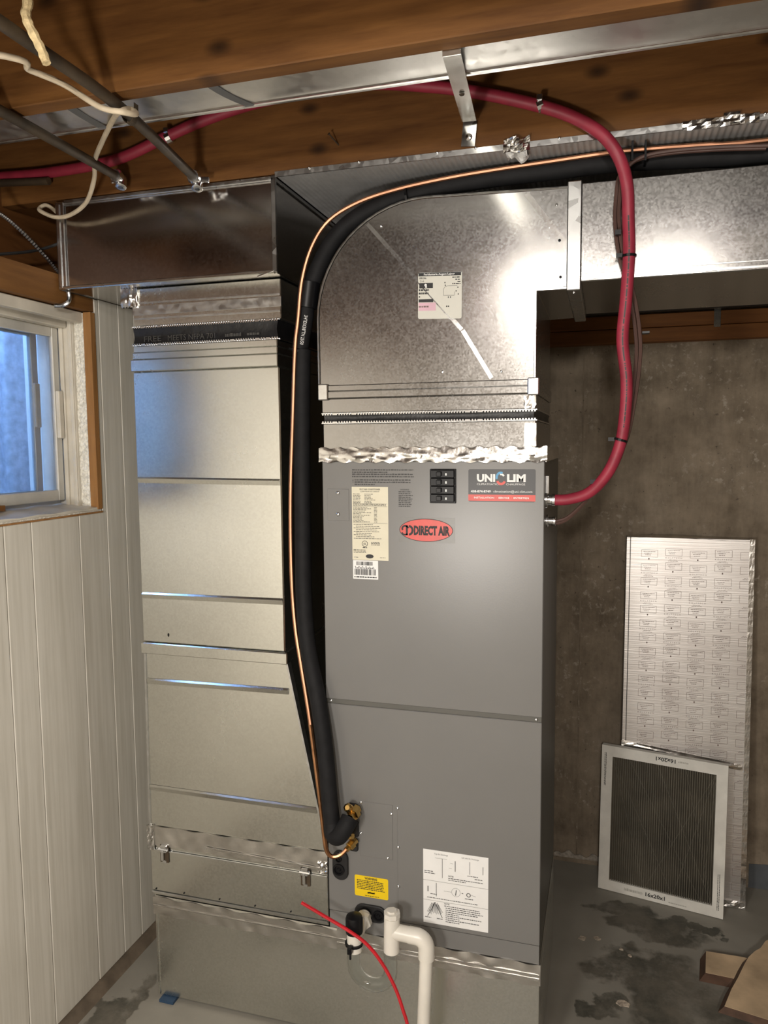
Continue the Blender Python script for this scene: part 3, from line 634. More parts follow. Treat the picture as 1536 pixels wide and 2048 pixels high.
def ridge(m, a, b, w=.012, h=.0035):
    a, b = V(a), V(b); dr_ = (b-a).normalized(); q = V((-dr_.z, 0, dr_.x))*w/2; u = V((0, -h, 0)); z = V((0, .0005, 0))
    m.add([a-q+z, a+q+z, b+q+z, b-q+z, a+u, b+u], [(0, 4, 5, 3), (1, 2, 5, 4), (0, 1, 4), (2, 3, 5)])
for a_, b_, w_, h_ in (((.122, 0, 2.058), (.345, 0, 1.805), .009, .0008), ((.347, 0, 1.803), (.413, 0, 1.694), .009, .0009), ((.488, 0, 2.090), (.574, 0, 1.975), .012, -.0014)):
    a_, b_ = V(a_), V(b_); q_ = V((-(b_-a_).z, 0, (b_-a_).x)).normalized()*w_/2
    if q_.x < 0: q_ = -q_
    lo2, hi2 = (V((0, -h_, 0)), V((0, -.0001, 0))) if h_ > 0 else (V((0, -.0001, 0)), V((0, h_, 0)))
    MB().hexa([a_-q_, b_-q_, b_-q_+lo2, a_-q_+lo2, a_+q_, b_+q_, b_+q_+hi2, a_+q_+hi2]).build('cross_break', 'galv_elbow', sp_)
for x, z, mt in ((.553, 2.060, 'bright'), (.560, 1.985, 'blackplastic'), (.563, 1.907, 'blackplastic'), (.155, 2.05, 'bright'), (.435, 1.708, 'bright'), (.30, 1.712, 'bright')): screw(x, z, sp_, 0, .0032, mt)
MB().box(.576, .606, -.006, .445, 1.876, 2.106).build('joint_cleat', 'galv_dark', sp_, bevel=.002)
MB().box(-.004, .516, -.004, .445, 1.657, 1.6745).box(-.004, .516, -.003, .445, 1.6745, 1.689).build('drive_cleat', 'galv_elbow', sp_, bevel=.002)
for x in (-.006, .494): MB().box(x, x+.026, -.008, -.003, 1.653, 1.692).build('cleat_tab', 'bright', sp_, bevel=.003)
MB().box(.001, .512, .001, .44, 1.6225, 1.657).build('upper_collar', 'galv_elbow', sp_, bevel=.002)
tape(.486, .513, 1.624, 1.652, .0, 'tape_patch', sp_, 'foil', .0015, 8, 8, 14)
# label on the elbow
sh = Sheet((.2425, 0, 1.834), (.103, 0, -.004), (.006, 0, 1)); dl = label_sheet(sh, .102, .104, r=.004).build('duct_label', 'ductlabel', sp_); p = MB()
p.rect(sh, .001, .096, .100, .1035, d); p.rect(sh, .003, .0690, .035, .0810, d); p.rect(sh, .0015, .0375, .036, .0445, d)
p.text(sh, 'SPECIAL', .003, .0900, .0036, w=.017, bold=.03, d=d); p.text(sh, '2-6', .005, .083, .0045, w=.009, d=d)
for k, (v, u0) in enumerate(((.091, .080), (.086, .087), (.081, .092), (.0765, .080))): p.words(sh, u0, v, .099, .0026, d, 300+k)
p.words(sh, .002, .063, .026, .0046, d, 305); p.words(sh, .002, .0555, .025, .0046, d, 306); p.words(sh, .002, .0485, .005, .0036, d, 307); p.words(sh, .066, .0260, .073, .0032, d, 308)
p.line(sh, .060, .065, .060, .053, .0006, d); p.line(sh, .059, .052, .085, .052, .0006, d); p.arc(sh, .068, .065, .008, .008, .0006, PI/2, PI, d=d); p.line(sh, .068, .073, .092, .073, .0006, d); p.line(sh, .086, .052, .086, .060, .0006, d)
for u, v in ((.062, .079), (.063, .073), (.092, .068), (.088, .060), (.093, .053), (.070, .0465), (.075, .0465)): p.rect(sh, u, v, u+.0022, v+.003, d)
p.build('print', 'dotprint', dl)
MB().text(sh, 'Ferblanterie Angers Lajour', .050, .0980, .0042, w=.072, align='C', bold=.02, d=.0014).disc(sh, .018, .076, .0030, .0030, d=.0014).disc(sh, .019, .072, .0024, .0022, d=.0014).build('reversed_print', 'white', dl)
MB().rect(sh, .0015, .0185, .042, .0365, .0009).build('pink_highlight', 'pink', dl); MB().words(sh, .002, .026, .026, .0036, .0014, 310).build('marked_print', 'brownprint', dl)

flex('flexible_connector', 'black fabric connector on top of the grey cabinet, below the supply elbow', .002, .512, .44, 1.598, 1.6215, 0)
sc = thing('supply_collar', 'short galvanised collar with crinkled foil tape on top of the grey cabinet', 'duct', (.26, .22, 1.507))
MB().box(.003, .513, .002, .45, 1.5065, 1.597).build('collar', 'galv_elbow', sc, bevel=.002)
tape(.487, .514, 1.540, 1.592, .001, 'tape_patch', sc, 'foil_soft', .001, 6, 8, 15)
gc1 = crinkle(77, .0016)
MB().slab(lambda u, v: V((-.006+u*.545, -.0065-gc1(u, v*2)*(.35 if v > .55 else 1)-.0006*random.random()+.005*max(0, v-.6), 1.504+v*.034+.0022*math.sin(u*90)*(v in (0, 1)))), 170, 8, (0, .003, 0)).build('foil_tape', 'foil', sc, smooth=True, angle=50)
MB().slab(lambda u, v: V((AW+.002+.003*random.random(), -.004+u*.45, 1.504+v*.032)), 40, 4, (-.002, 0, 0)).build('foil_tape', 'foil', sc)

td = thing('supply_trunk_duct', 'horizontal galvanised trunk duct running out of frame at the upper right', 'duct', (1.5, .22, 1.892))
MB().box(.605, 2.9, .003, .44, 1.895, 2.102).build('body', 'galv_elbow', td, bevel=.002)
MB().box(.607, 2.9, .0005, .0028, 1.899, 1.9035).box(.607, 2.9, .0008, .0028, 1.912, 1.914).build('bottom_seam', 'galv', td)
screw(.592, 1.872, sp_, -.001, .003)

# joist bay duct and its strap
bdp = [(-.475, 2.34), (-.475, 2.205), (-.395, 2.198), (-.362, 2.196), (-.345, 2.200), (-.337, 2.212), (-.335, 2.235), (-.335, 2.34)]
jd = thing('joist_bay_duct', 'long bright galvanised duct between the two nearest joists', 'duct', (1.0, -.4, 2.19))
MB().prism([V((-.865, y, z)) for y, z in bdp], (3.7, 0, 0)).build('body', 'galv_bay', jd, smooth=True, angle=50)
MB().bar((-.86, -.352, 2.1945), (2.8, -.352, 2.1945), .006, .003, (0, 0, -1)).build('seam', 'galv', jd)
for x, y in ((-.352, -.40), (-.05, -.40)): MB().slab(lambda u, v: V((x+u*.020+.04*v*v*(1 if x > -.3 else .3), -.47+v*.115, 2.2035-.0085*v*1.0-.0012)), 2, 8, (0, 0, .0012)).build('scuff', 'greyprint', jd)
hs = thing('hanger_strap', 'bent galvanised strap crossing between two joists, right of centre', 'strap', (.40, -.25, 2.19))
A, B, C_ = V((.416, -.474, 2.170)), V((.373, -.068, 2.232)), V((.368, -.0535, 2.184))
MB().bar(A, B, .030, .0018, (0, .15, -1)).build('strap_run', 'galv_soft', hs); MB().bar(B+V((0, .014, .004)), C_, .030, .0018).build('strap_foot', 'galv_dark', hs)
MB().box(.401, .431, -.4765, -.474, 2.168, 2.178).build('strap_hook', 'galv_soft', hs)
MB()._lathe([(.0055, 0), (.004, .003), (.0002, .004)], (.395, -.272, 2.1975), (0, .15, -1), 8).build('bolt', 'oldpipe', hs)
MB()._lathe([(.008, 0), (.006, .002), (.0002, .0035)], (.370, -.0555, 2.203), (0, -1, 0), 10).build('nail_head', 'bright', hs)

# ribbed foil panning under the joist bay
pn = thing('panning_sheet', 'ribbed foil panning sheet nailed under the second joist', 'sheet', (1.2, .4, 2.172))
MB().slab(lambda u, v: V((-.084+u*2.9, -.048+v*.95, ZJ-.0042-.0022*(.5+.5*math.sin(u*2.9/.0125*2*PI)))), 1400, 1, (0, 0, .0015)).build('ribbed_sheet', 'pan', pn, smooth=True, angle=80)
MB().box(-.086, 2.8, -.0535, -.0505, ZJ-.008, ZJ+.004).build('front_hem', 'galv', pn)
for x in (.0, .12, .30, .385, .56, .66, .80, .95): screw(x, ZJ+.003, pn, -.0537, .0030)
MB().slab(lambda u, v: V((.445+u*.055, -.057-.006*math.sin(u*9+v*4)-.004*random.random(), ZJ-.016+v*.030)), 8, 6, (0, .003, 0)).build('torn_foil', 'foil', pn)
MB().slab(lambda u, v: V((.448+u*.045, -.05+.05*v, ZJ-.010-.008*math.sin(u*7)*math.sin(v*5)-.004*random.random())), 8, 6, (0, 0, .002)).build('torn_paper', 'white', pn)
MB().slab(lambda u, v: V((.80+u*.14, -.055-.003*random.random(), ZJ-.012+v*.018)), 16, 3, (0, .002, 0)).build('tape_strip', 'foil', pn)
MB().slab(lambda u, v: V((.875+u*.03, -.058-.003*random.random(), ZJ-.006+v*.018)), 5, 3, (0, .002, 0)).build('tape_strip', 'foil', pn)

# ================================================================ PIPES AND CABLES
lp = thing('insulated_pipe', 'thick black foam insulated refrigerant pipe curving from ceiling to cabinet', 'pipe', (-.03, 0, .55))
pc = [(605, 700, .02), (604, 760, .02), (604, 900, .02), (605, 1000, .018), (606, 1100, .012), (608, 1200, .0), (617, 1300, -.012), (636, 1400, -.03), (650, 1500, -.042), (659, 1600, -.050), (664, 1645, -.054)]
low = crom([at(x, y_, y=y) for x, y_, y in pc], 6)
topc = [(600, 698, .02), (610, 640, .02), (616, 590, .02), (637, 535, .025), (664, 484, .03), (703, 443, .03), (760, 411, .03), (820, 391, .03), (900, 371, .03), (1000, 354, .03), (1100, 342, .03), (1240, 324, .03), (1400, 316, .035), (1536, 308, .04)]
tp_ = crom([at(x, y_, y=y) for x, y_, y in topc] + [V((1.6, .05, 2.138))], 6)
MB().tube(low, .0205, 16).build('lower_run', 'blackfoam', lp, smooth=True)
tail = [at(664, 1645, y=-.054), at(667, 1668, y=-.062), at(678, 1672, y=-.072), at(692, 1652, y=-.070), at(700, 1636, y=-.058)]
MB().tube(crom(tail, 5), [.0205, .021, .0215, .022] + [.0215]*17, 16).build('bent_end', 'blackfoam', lp, smooth=True)
MB().tube(tp_, .020, 16).build('upper_run', 'blackfoam', lp, smooth=True)
MB().tube([at(619, 565, y=.02), at(616, 590, y=.02), at(613, 616, y=.02)], .0265, 18).build('coupling_sleeve', 'blackplastic', lp, smooth=True)
ax = (at(600, 702, y=.02)-at(612, 625, y=.02)); L_ = ax.length; ax.normalize(); o_ = at(611, 632, y=.02); tc_ = (CAM-o_); tc_ = (tc_-ax*tc_.dot(ax)).normalized(); sd_ = ax.cross(tc_)
def cyl(u, v, dd=0): a = (v-.006)/.0205+.15; return o_ + ax*u + (tc_*math.cos(a)-sd_*math.sin(a)*1)*(.0208)
tx = MB(); tx.text(cyl, '3/4"IDX3/8"TH 25/50', 0, .0, .0085, w=.070); tx.build('lettering', 'white', lp)
for P_, Q_, r in (((596, 706), (598, 698), .022), ((812, 398), (820, 396), .0225)):
    a_, b_ = at(*P_, y=.022), at(*Q_, y=.022); c_ = (a_+b_)/2; dd = (b_-a_).normalized()*.0025
    MB().tube([c_-dd, c_+dd], r+.002, 16).build('cable_tie', 'blackplastic', lp)
MB().box(.219, .226, .0045, .010, 2.086, 2.092).build('cable_tie_head', 'blackplastic', lp)

cu = thing('copper_pipe', 'thin bare copper tube beside the black insulated pipe', 'pipe', (-.06, 0, .55))
cpx = [(694, 1697, -.035), (680, 1710, -.048), (664, 1713, -.055), (653, 1700, -.058), (647, 1660, -.056), (640, 1600, -.052), (630, 1520, -.045), (618, 1430, -.033), (602, 1330, -.018), (590, 1250, -.004), (583, 1150, .008), (581, 1000, .012), (585, 850, .004), (590, 700, -.004), (596, 640, -.008), (604, 560, -.008), (624, 492, -.004), (659, 440, .004), (720, 403, .008), (800, 377, .010), (900, 355, .010), (1000, 338, .010), (1100, 323, .010), (1240, 303, .010), (1400, 290, .010), (1536, 280, .010)]
cpt = crom([at(x, y_, y=y) for x, y_, y in cpx] + [V((1.6, .03, 2.165))], 5)
MB().tube(cpt[34:], .0052, 8).build('tube', 'copper', cu, smooth=True)
lab(MB().tube(cpt[:35], .0056, 8).build('lower_tube', 'copperdark', cu, smooth=True), 'darker tarnished lower end')
def valve(px, py, y, dirv, r):
    v = MB(); o = at(px, py, y=y); v._lathe([(r*.7, 0), (r*.7, .010), (r*1.15, .011), (r*1.15, .024), (r*.8, .026), (r*.8, .036)], o, dirv, 6); return v
v1 = valve(700, 1636, -.050, (.2, .9, .25), .015).build('brass_nut', 'brass', lp)
MB()._lathe([(.009, 0), (.011, .006), (.011, .02), (.006, .024)], at(700, 1617, y=-.03), (0, -.5, .3), 8).build('flare_nut', 'brass', lp)
v2 = valve(692, 1700, -.040, (.45, .8, .35), .0105).build('brass_nut', 'brass', cu)
MB()._lathe([(.006, 0), (.009, .004), (.009, .016), (.005, .018)], at(706, 1672, y=-.02), (-.3, -.6, .3), 8).build('flare_nut', 'brass', cu)

# red power cable, one run: along the second joist, behind the bay duct, down to the cabinet
rc = thing('red_power_cable', 'thick red sheathed cable looping from the joist down to the grey cabinet', 'cable', (.6, -.05, 1.42))
rpt = [V((-.866, -.068, 2.243))] + [at(x, y_, y=-.068) for x, y_ in ((100, 345), (230, 320), (330, 275), (410, 240))] + [V((-.10, -.066, 2.335)), V((.12, -.066, 2.34))] + \
      [at(x, y_, y=-.068) for x, y_ in ((850, 172), (960, 186), (1080, 212))] + [at(1150, 236, y=-.068), at(1205, 270, y=-.072), at(1238, 315, y=-.066), at(1254, 370, y=-.045), at(1257, 440, y=-.030), at(1258, 510, y=-.030), at(1252, 600, y=-.028), at(1245, 680, y=-.02), at(1253, 760, y=-.01), at(1250, 830, y=.0), at(1240, 890, y=.012), at(1216, 945, y=.025), at(1180, 984, y=.042), at(1140, 998, y=.055), at(1112, 1000, y=.06), V((.549, .06, 1.414))]
rpc = crom(rpt, 8)
MB().tube(rpc, .0128, 12).build('sheath', 'redcable', rc, smooth=True)
dots = MB()
for i in range(len(rpc)-90, len(rpc)-46):
    q = rpc[i]; t = (rpc[i+1]-q).normalized(); nrm = (CAM-q); nrm = (nrm-t*nrm.dot(t)).normalized(); s_ = t.cross(nrm)
    for k in range(5):
        if random.random() < .75:
            c_ = q + t*(rpc[i+1]-q).length*k/5 + nrm*.0131; dots.add([c_-t*.0011-s_*.0014, c_+t*.0011-s_*.0014, c_+t*.0011+s_*.0014, c_-t*.0011+s_*.0014], [(0, 1, 2, 3)])
dots.build('lettering', 'panelprint', rc)
for px, py, y, dv in ((1258, 512, -.030, V((0, 0, 1))), (1241, 880, .010, V((.3, 0, 1)))):
    c_ = at(px, py, y=y); dv.normalize(); ti = MB().tube([c_-dv*.0025, c_+dv*.0025], .0152, 14).build('cable_tie', 'blackplastic', rc)
    MB().box(c_.x-.026, c_.x-.013, c_.y-.006, c_.y+.004, c_.z-.002, c_.z+.006).build('tie_head', 'blackplastic', ti)
for px, py, y in ((1236, 465, -.028), (1186, 963, .035)):
    c_ = at(px, py, y=y); MB().box(c_.x-.006, c_.x+.006, c_.y-.005, c_.y+.005, c_.z-.005, c_.z+.005).build('tie_head', 'blackplastic', rc)
for i, (px, py, lb) in enumerate(((1080, 212, 'small metal cable clamp on the red cable, right of the strap'), (338, 275, 'small metal cable clamp on the red cable, left beside the dark pipe'))):
    c_ = at(px, py, y=-.068); cl = thing('cable_clamp', lb, 'clamp', c_, 'clamps on the red cable')
    MB().tube([c_+V((-.006, 0, -.002)), c_+V((.006, 0, .002))], .0142, 12).build('band', 'bright', cl)
    MB().box(c_.x-.006, c_.x+.006, c_.y-.016, c_.y-.006, c_.z+.006, c_.z+.018).build('lug', 'bright', cl, bevel=.001)

# brown control cable
bc = thing('brown_control_cable', 'pair of thin brown wires hanging beside the red cable', 'cable', (.7, .0, 1.36))
b1 = [(1540, 291, -.008), (1440, 294, -.008), (1340, 302, -.010), (1280, 316, -.012), (1248, 345, -.014), (1240, 390, -.014), (1238, 440, -.014), (1245, 500, -.014), (1258, 550, -.012), (1270, 600, -.006), (1278, 650, .0), (1281, 700, .006), (1276, 760, .01), (1268, 810, .014), (1256, 870, .02), (1234, 920, .03), (1200, 965, .05), (1168, 1005, .07), (1135, 1035, .082), (1106, 1044, .085)]
for dx, dy in ((0, 0), (-8, 5)):
    MB().tube(crom([at(x+dx*(1 if i < 15 else .4), y_+dy, y=y+(.004 if dx else 0)) for i, (x, y_, y) in enumerate(b1)] , 5), .0042, 7).build('wire', 'browncable', bc, smooth=True)
MB().box(.7345, .749, -.011, .010, 1.7765, 1.7805).build('cable_tie', 'blackplastic', bc)
for px in (1264, 1290):
    c_ = at(px, 305, y=.01); MB().box(c_.x-.002, c_.x+.002, c_.y-.03, c_.y+.01, c_.z-.026, c_.z+.014).build('cable_tie', 'blackplastic', bc)

# dark water pipes with valves, running along y under the joists
def waterpipe(label, pts, lever, px_r):
    pts = [V(q) for q in pts]; a, b = pts[0], pts[-1]; t = (b-pts[-2]).normalized()
    w = thing('water_pipe', label, 'pipe', a, 'old water pipes under the joists')
    MB().tube(crom(pts, 6), px_r, 12).build('pipe', 'oldpipe', w, smooth=True)
    c = b+t*.001
    va = MB()._lathe([(px_r*1.3, -.018), (px_r*1.65, -.008), (px_r*1.4, .002), (px_r*1.1, .004), (px_r*1.15, .014), (px_r*.9, .026)], c, t, 12).build('valve_body', 'bright', w, smooth=True)
    MB()._lathe([(.0115, .0), (.0135, .004), (.0135, .023), (.0120, .0242), (.0060, .0242), (.0060, .012)], c+t*.012+V((.002, 0, -.002)), V((.12, -.35, -.93)), 14).build('valve_outlet', 'bright', va, smooth=True)
    MB().bar(c+t*.012, c+t*.014+V((.036*lever, -.006, -.006)), .013, .005).build('valve_handle', 'bright', va, bevel=.001)
    return w
def two(px0, py0, ya, px1, py1, yb):
    return at(px0, py0, y=ya), at(px1, py1, y=yb)
b = at(390, 356, y=-.095)
waterpipe('longer dark old pipe ending in a small valve in front of the galvanised box', [(-.185, -1.6, 2.161), (-.190, -.78, 2.162), (-.195, -.49, 2.162), b], 1, .0105)
b2 = at(236, 354, y=-.10)
waterpipe('left dark old pipe ending in a small valve above the box corner', [(-.405, -1.6, 2.161), (-.412, -.54, 2.162), b2], -.6, .0105)
MB().slab(lambda u, v: V((-.2050+.0140*(1-math.cos(u*PI)), -.470+v*.014, 2.1745-.034*math.sin(u*PI)**.6)), 12, 1, (0, 0, .0012)).build('pipe_hook', 'oldpipe'); tag(bpy.data.objects['pipe_hook'], 'dark pipe hook holding the longer old pipe under the joist', 'hook')
ps = MB(); ps.tube([(-.866, .02, 2.213), (-.78, -.056, 2.19), (-.655, -.068, 2.190)], .010, 10)
cpend = at(98, 362, y=-.075)
MB().tube([V((-.866, -.075, cpend.z+.012)), cpend], .0095, 10).build('capped_pipe', 'oldpipe', smooth=True); tag(bpy.data.objects['capped_pipe'], 'short dark capped pipe stub below the red cable at far left', 'pipe')

# pale cables at the upper left
wc = [V((-.70, -1.0, 2.162)), at(-30, 105, z=2.162), at(60, 140, z=2.160), at(130, 170, z=2.156), at(200, 214, z=2.142), at(245, 224, z=2.136), at(272, 228, z=2.145), at(262, 219, z=2.168), at(243, 222, z=2.150), at(228, 236, y=-.40), at(206, 280, y=-.30), at(190, 320, y=-.22), at(188, 360, y=-.16), at(172, 405, y=-.11), at(140, 430, y=-.085), at(110, 434, y=-.075), at(84, 424, y=-.07), at(79, 417, y=-.06), at(95, 411, y=-.04), V((-.72, .0, 2.150))]
MB().tube(crom(wc, 8), .0052, 9).build('white_cable', 'whitecable', smooth=True); tag(bpy.data.objects['white_cable'], 'pale cable draped over the dark pipe and looped at the box corner', 'cable')
oc = [at(52, -60, y=-.74), at(56, 0, y=-.74), at(52, 28, y=-.74), at(58, 50, y=-.74), at(72, 78, y=-.735), at(84, 102, y=-.73), at(93, 126, y=-.73)]
occ = crom(oc, 8)
MB().tube(occ, [.0072+.0006*math.sin(i*.9) for i in range(len(occ))], 8).build('cord_stub', 'cord', smooth=True); tag(bpy.data.objects['cord_stub'], 'frayed yellowish old cord end hanging in front of the nearest joist', 'cord')
# armoured cable by the wall
bxp = crom([at(-20, 415, x=-.76), at(20, 442, x=-.757), at(70, 490, x=-.75), at(113, 540, x=-.745), at(130, 565, x=-.722), at(138, 590, x=-.692), at(136, 604, x=-.690), at(124, 611, x=-.692), at(108, 612, x=-.706)], 22)
MB().tube(bxp, [.0040+.0018*(i % 2) for i in range(len(bxp))], 8).build('armoured_cable', 'bx'); tag(bpy.data.objects['armoured_cable'], 'ribbed steel armoured cable running down to the wall above the window', 'cable')
MB().tube(crom([at(-20, 510, x=-.80), at(60, 503, x=-.80), at(110, 490, x=-.78), at(150, 470, x=-.74)], 6), .004, 7).build('grey_cable', 'greycable', smooth=True); tag(bpy.data.objects['grey_cable'], 'thin dark cable behind the armoured cable at the left', 'cable')
# nail in the joist
na = at(658, 268, y=-.075); nb_ = V((.072, -.048, 2.222))
MB().tube([na, nb_], .0016, 6).lathe([(.0035, 0), (.0035, .001)], na, (na-nb_).normalized(), 8).build('nail', 'oldpipe'); tag(bpy.data.objects['nail'], 'bent dark nail sticking out of the second joist', 'nail')
# black pipe along the ledger and its bracket
bt = thing('black_ledger_pipe', 'black pipe in the shadow above the wooden ledger at the right', 'pipe', (1.2, .86, 1.93))
MB().tube(crom([(.50, .80, 1.985), (.75, .84, 1.99), (.95, .89, 1.998), (1.2, .90, 2.0), (2.9, .90, 2.0)], 6), .036, 14).build('pipe', 'black', bt, smooth=True)
sk = thing('bracket_strap', 'short pale strap hanging over the ledger at the right', 'strap', (1.003, .958, 1.92))
MB().box(.993, 1.013, .9615, .9645, 1.915, 2.044).build('strap', 'galv_soft', sk); MB().box(.993, 1.013, .9617, 1.0, 2.044, 2.047).build('strap_return', 'galv_soft', sk)

# ================================================================ CONDENSATE DRAIN
dn = thing('condensate_drain', 'white pvc drain trap with a clear bend and a long down pipe', 'drain', (.27, -.09, 0))
Y = -.09
def pv(mb, prof, o, ax=(0, 0, 1), n=20): mb._lathe(prof, o, ax, n); return mb
t1 = MB(); t1.tube([(.099, Y, .322), (.099, Y, .37)], .0185, 20); t1.tube([(.100, 0.0, .362), (.0995, Y+.008, .352)], .0165, 18)
pv(t1, [(.024, 0), (.024, .014), (.0185, .015)], (.100, -.024, .360), (0, -1, -.1), 6)
t1.build('outlet_tee', 'pvc', dn, smooth=True)
MB()._lathe([(.0205, 0), (.0212, .004), (.0212, .034), (.019, .041), (.010, .044), (.0002, .0445)], (.0985, Y, .368), (0, 0, 1), 20).build('cap', 'blackplastic', dn, smooth=True)
u = [V((.097, Y, .345)), V((.097, Y, .29))] + [V((.1435-.0465*math.cos(a), Y, .286-.044*math.sin(a))) for a in [k*PI/12 for k in range(13)]] + [V((.190, Y, .29)), V((.190, Y, .36))]
ut = MB(); ut.tube(u, .0170, 18, caps=False); ut.tube(u, .0140, 18, caps=False); k = len(ut.v)//2
ut.f = ut.f[:len(ut.f)//2] + [f[::-1] for f in ut.f[len(ut.f)//2:]]
lab(ut.build('clear_bend', 'clearpvc', dn, smooth=True), 'clear vinyl u-bend')
t2 = MB(); t2.tube([(.192, Y, .337), (.194, Y, .424)], .0190, 20); t2.tube([(.194, Y, .388), (.242, Y, .386)], .0185, 18); t2.build('tee', 'pvc', dn, smooth=True)
MB()._lathe([(.0165, 0), (.0165, .004), (.0200, .005), (.0200, .016), (.012, .0165), (.012, .021), (.0002, .021)], (.194, Y, .420), (0, 0, 1), 8).build('plug', 'pvc', dn)
el = [V((.236, Y, .386)), V((.250, Y, .386))] + [V((.252+.026*math.sin(a), Y, .360+.026*math.cos(a))) for a in [k*PI/16 for k in range(9)]] + [V((.278, Y, .335))]
MB().tube(el, .0195, 20).build('elbow', 'pvc', dn, smooth=True)
MB().tube([V((.278, Y, .345)), V((.264, Y-.004, .0))], .0158, 18).build('down_pipe', 'pvc', dn, smooth=True)
rt = crom([at(x, y_, y=yy) for x, y_, yy in ((603, 1805, -.118), (650, 1833, -.118), (700, 1863, -.119), (735, 1890, -.122), (765, 1928, -.126), (790, 1975, -.13), (806, 2020, -.135), (816, 2060, -.14))] + [V((.245, -.15, .10)), V((.246, -.17, .03)), V((.26, -.26, .0055)), V((.32, -.40, .0055))], 6)
rto = MB().tube(rt, .0042, 8).build('red_tube', 'redtube', smooth=True); tag(rto, 'thin shiny red tube tied in front of the white drain trap', 'tube')
zt = thing('cable_tie', 'black cable tie holding the red tube to the white drain', 'cable tie', (.099, Y, .338))
MB().tube([(.0985, Y-.002, .3385), (.0985, Y-.002, .3435)], .0225, 18).build('loop', 'blackplastic', zt); MB().box(.092, .103, -.128, -.112, .333, .350).build('head', 'blackplastic', zt, bevel=.002); MB().box(.096, .100, -.122, -.118, .318, .334).build('tail', 'blackplastic', zt)

# ================================================================ FOIL BOARD, FILTER, SCRAPS
BL, BR = V((.730, .880, .001)), V((1.133, .880, .001)); TL = at(1255, 1072, y=.978); TR = at(1508, 1080, y=.978)
Rv = (BR-BL); Uv = ((TL+TR)/2-(BL+BR)/2); shf = Sheet(BL, Rv, Uv); bw, bh = Rv.length, Uv.length
fb = thing('foil_insulation_board', 'tall foil faced insulation board printed all over, leaning on the concrete wall', 'board', ((BL+BR)/2))
MB().prism([shf(0, 0), shf(bw, 0), shf(bw, bh), shf(0, bh)], -shf.N*.028).build('board', 'foilboard', fb, bevel=.002)
tpm = MB(); tpm.slab(lambda u, v: shf(u*bw, bh-.004+v*.008+.003*math.sin(u*5), .002-.022*v+.001*math.sin(u*60)), 40, 2, -shf.N*.002)
tpm.slab(lambda u, v: shf(bw-.016+u*.016, v*bh, .0016+.001*math.sin(v*90+u)), 2, 60, -shf.N*.002); tpm.build('foil_tape', 'foil', fb)
MB().prism([shf(.0125, 0, .0006), shf(.0150, 0, .0006), shf(.0150, bh, .0006), shf(.0125, bh, .0006)], -shf.N*.0004).build('edge_groove', 'dotprint', fb)
MB().slab(lambda u, v: shf(u*bw*.95, .504-u*.045+v*.020, .002+.010*math.sin(v*PI)*math.sin(u*PI*.98)+.001*random.random()), 30, 4, -shf.N*.002).build('crumpled_crease', 'foil', fb)
MB().slab(lambda u, v: shf(bw*.55+u*bw*.45, .002+v*.022, .003+.004*math.sin(u*25)*math.sin(v*4)), 16, 3, -shf.N*.002).build('bottom_tape', 'foil', fb)
p = MB(); gl = [0, 0, 1, 0, 1]
for c in range(6):
    for rw in range(26):
        u0, v0 = -.045+.018+c*.0775, bh-.062-rw*.0478-(.006 if c % 2 else 0); odd = (rw+gl[c % 5]) % 2
        a0, a1 = max(u0, .016), min(u0+.052, bw-.017)
        if a1-a0 < .012 or v0 < .05: continue
        full = a0 == u0 and a1 == u0+.052
        if full or 1:
            p.line(shf, a0, v0, a1, v0, .0009); p.line(shf, a0, v0+.024, a1, v0+.024, .0009)
            if a0 == u0: p.line(shf, a0, v0, a0, v0+.024, .0009)
            if a1 == u0+.052: p.line(shf, a1, v0, a1, v0+.024, .0009)
        for k in range(3):
            if full: p.words(shf, u0+.006+.003*k, v0+.0175-k*.0058, u0+(.046, .032, .030)[k], .0017, seed=rw*9+c*70+k)
        if odd:
            if full: p.text(shf, 'K O L F T E C H', u0, v0-.0095, .0045, w=.052)
            p.words(shf, a0+.012, v0-.0145, min(a1, u0+.036), .0013, seed=rw+c); p.words(shf, a0+.008, v0-.0185, min(a1, u0+.040), .0013, seed=rw+c+9)
        elif full: p.rect(shf, u0+.022, v0-.009, u0+.026, v0-.0035)
p.build('print', 'brownprint', fb)

FL, FR = at(1196, 1775, z=.002), at(1446, 1839, z=.002); fw = (FR-FL).length; rv = (FR-FL).normalized(); hN = V((-rv.y, rv.x, 0)).normalized()
lean = math.radians(3.2); fu = (V((0, 0, 1))*math.cos(lean)+hN*math.sin(lean)).normalized(); shf2 = Sheet(FL, rv, fu); fh = .505
af = thing('air_filter', 'dirty pleated air filter in a white cardboard frame, leaning on the foil board', 'filter', (FL+FR)/2)
T_ = .022
b = MB()
for (u0, v0, u1, v1) in ((0, 0, fw, .036), (0, fh-.036, fw, fh), (0, .036, .036, fh-.036), (fw-.034, .036, fw, fh-.036)):
    b.hexa([shf2(u0, v0, 0), shf2(u1, v0, 0), shf2(u1, v0, -T_), shf2(u0, v0, -T_), shf2(u0, v1, 0), shf2(u1, v1, 0), shf2(u1, v1, -T_), shf2(u0, v1, -T_)])
b.build('frame', 'filterframe', af)
np_ = 46
MB().slab(lambda u, v: shf2(.034+u*(fw-.066), .034+v*(fh-.068), -.004-.010*abs((u*np_*2) % 2-1)), np_*2, 4, -shf2.N*.003).build('pleats', 'filtermedia', af)
wm = MB()
for k in range(np_+1): u = .036+(fw-.070)*k/np_; wm.line(shf2, u, .035, u, fh-.035, .0010, -.0035)
wm.build('pleat_ridges', 'mesh', af)
wd_ = MB()
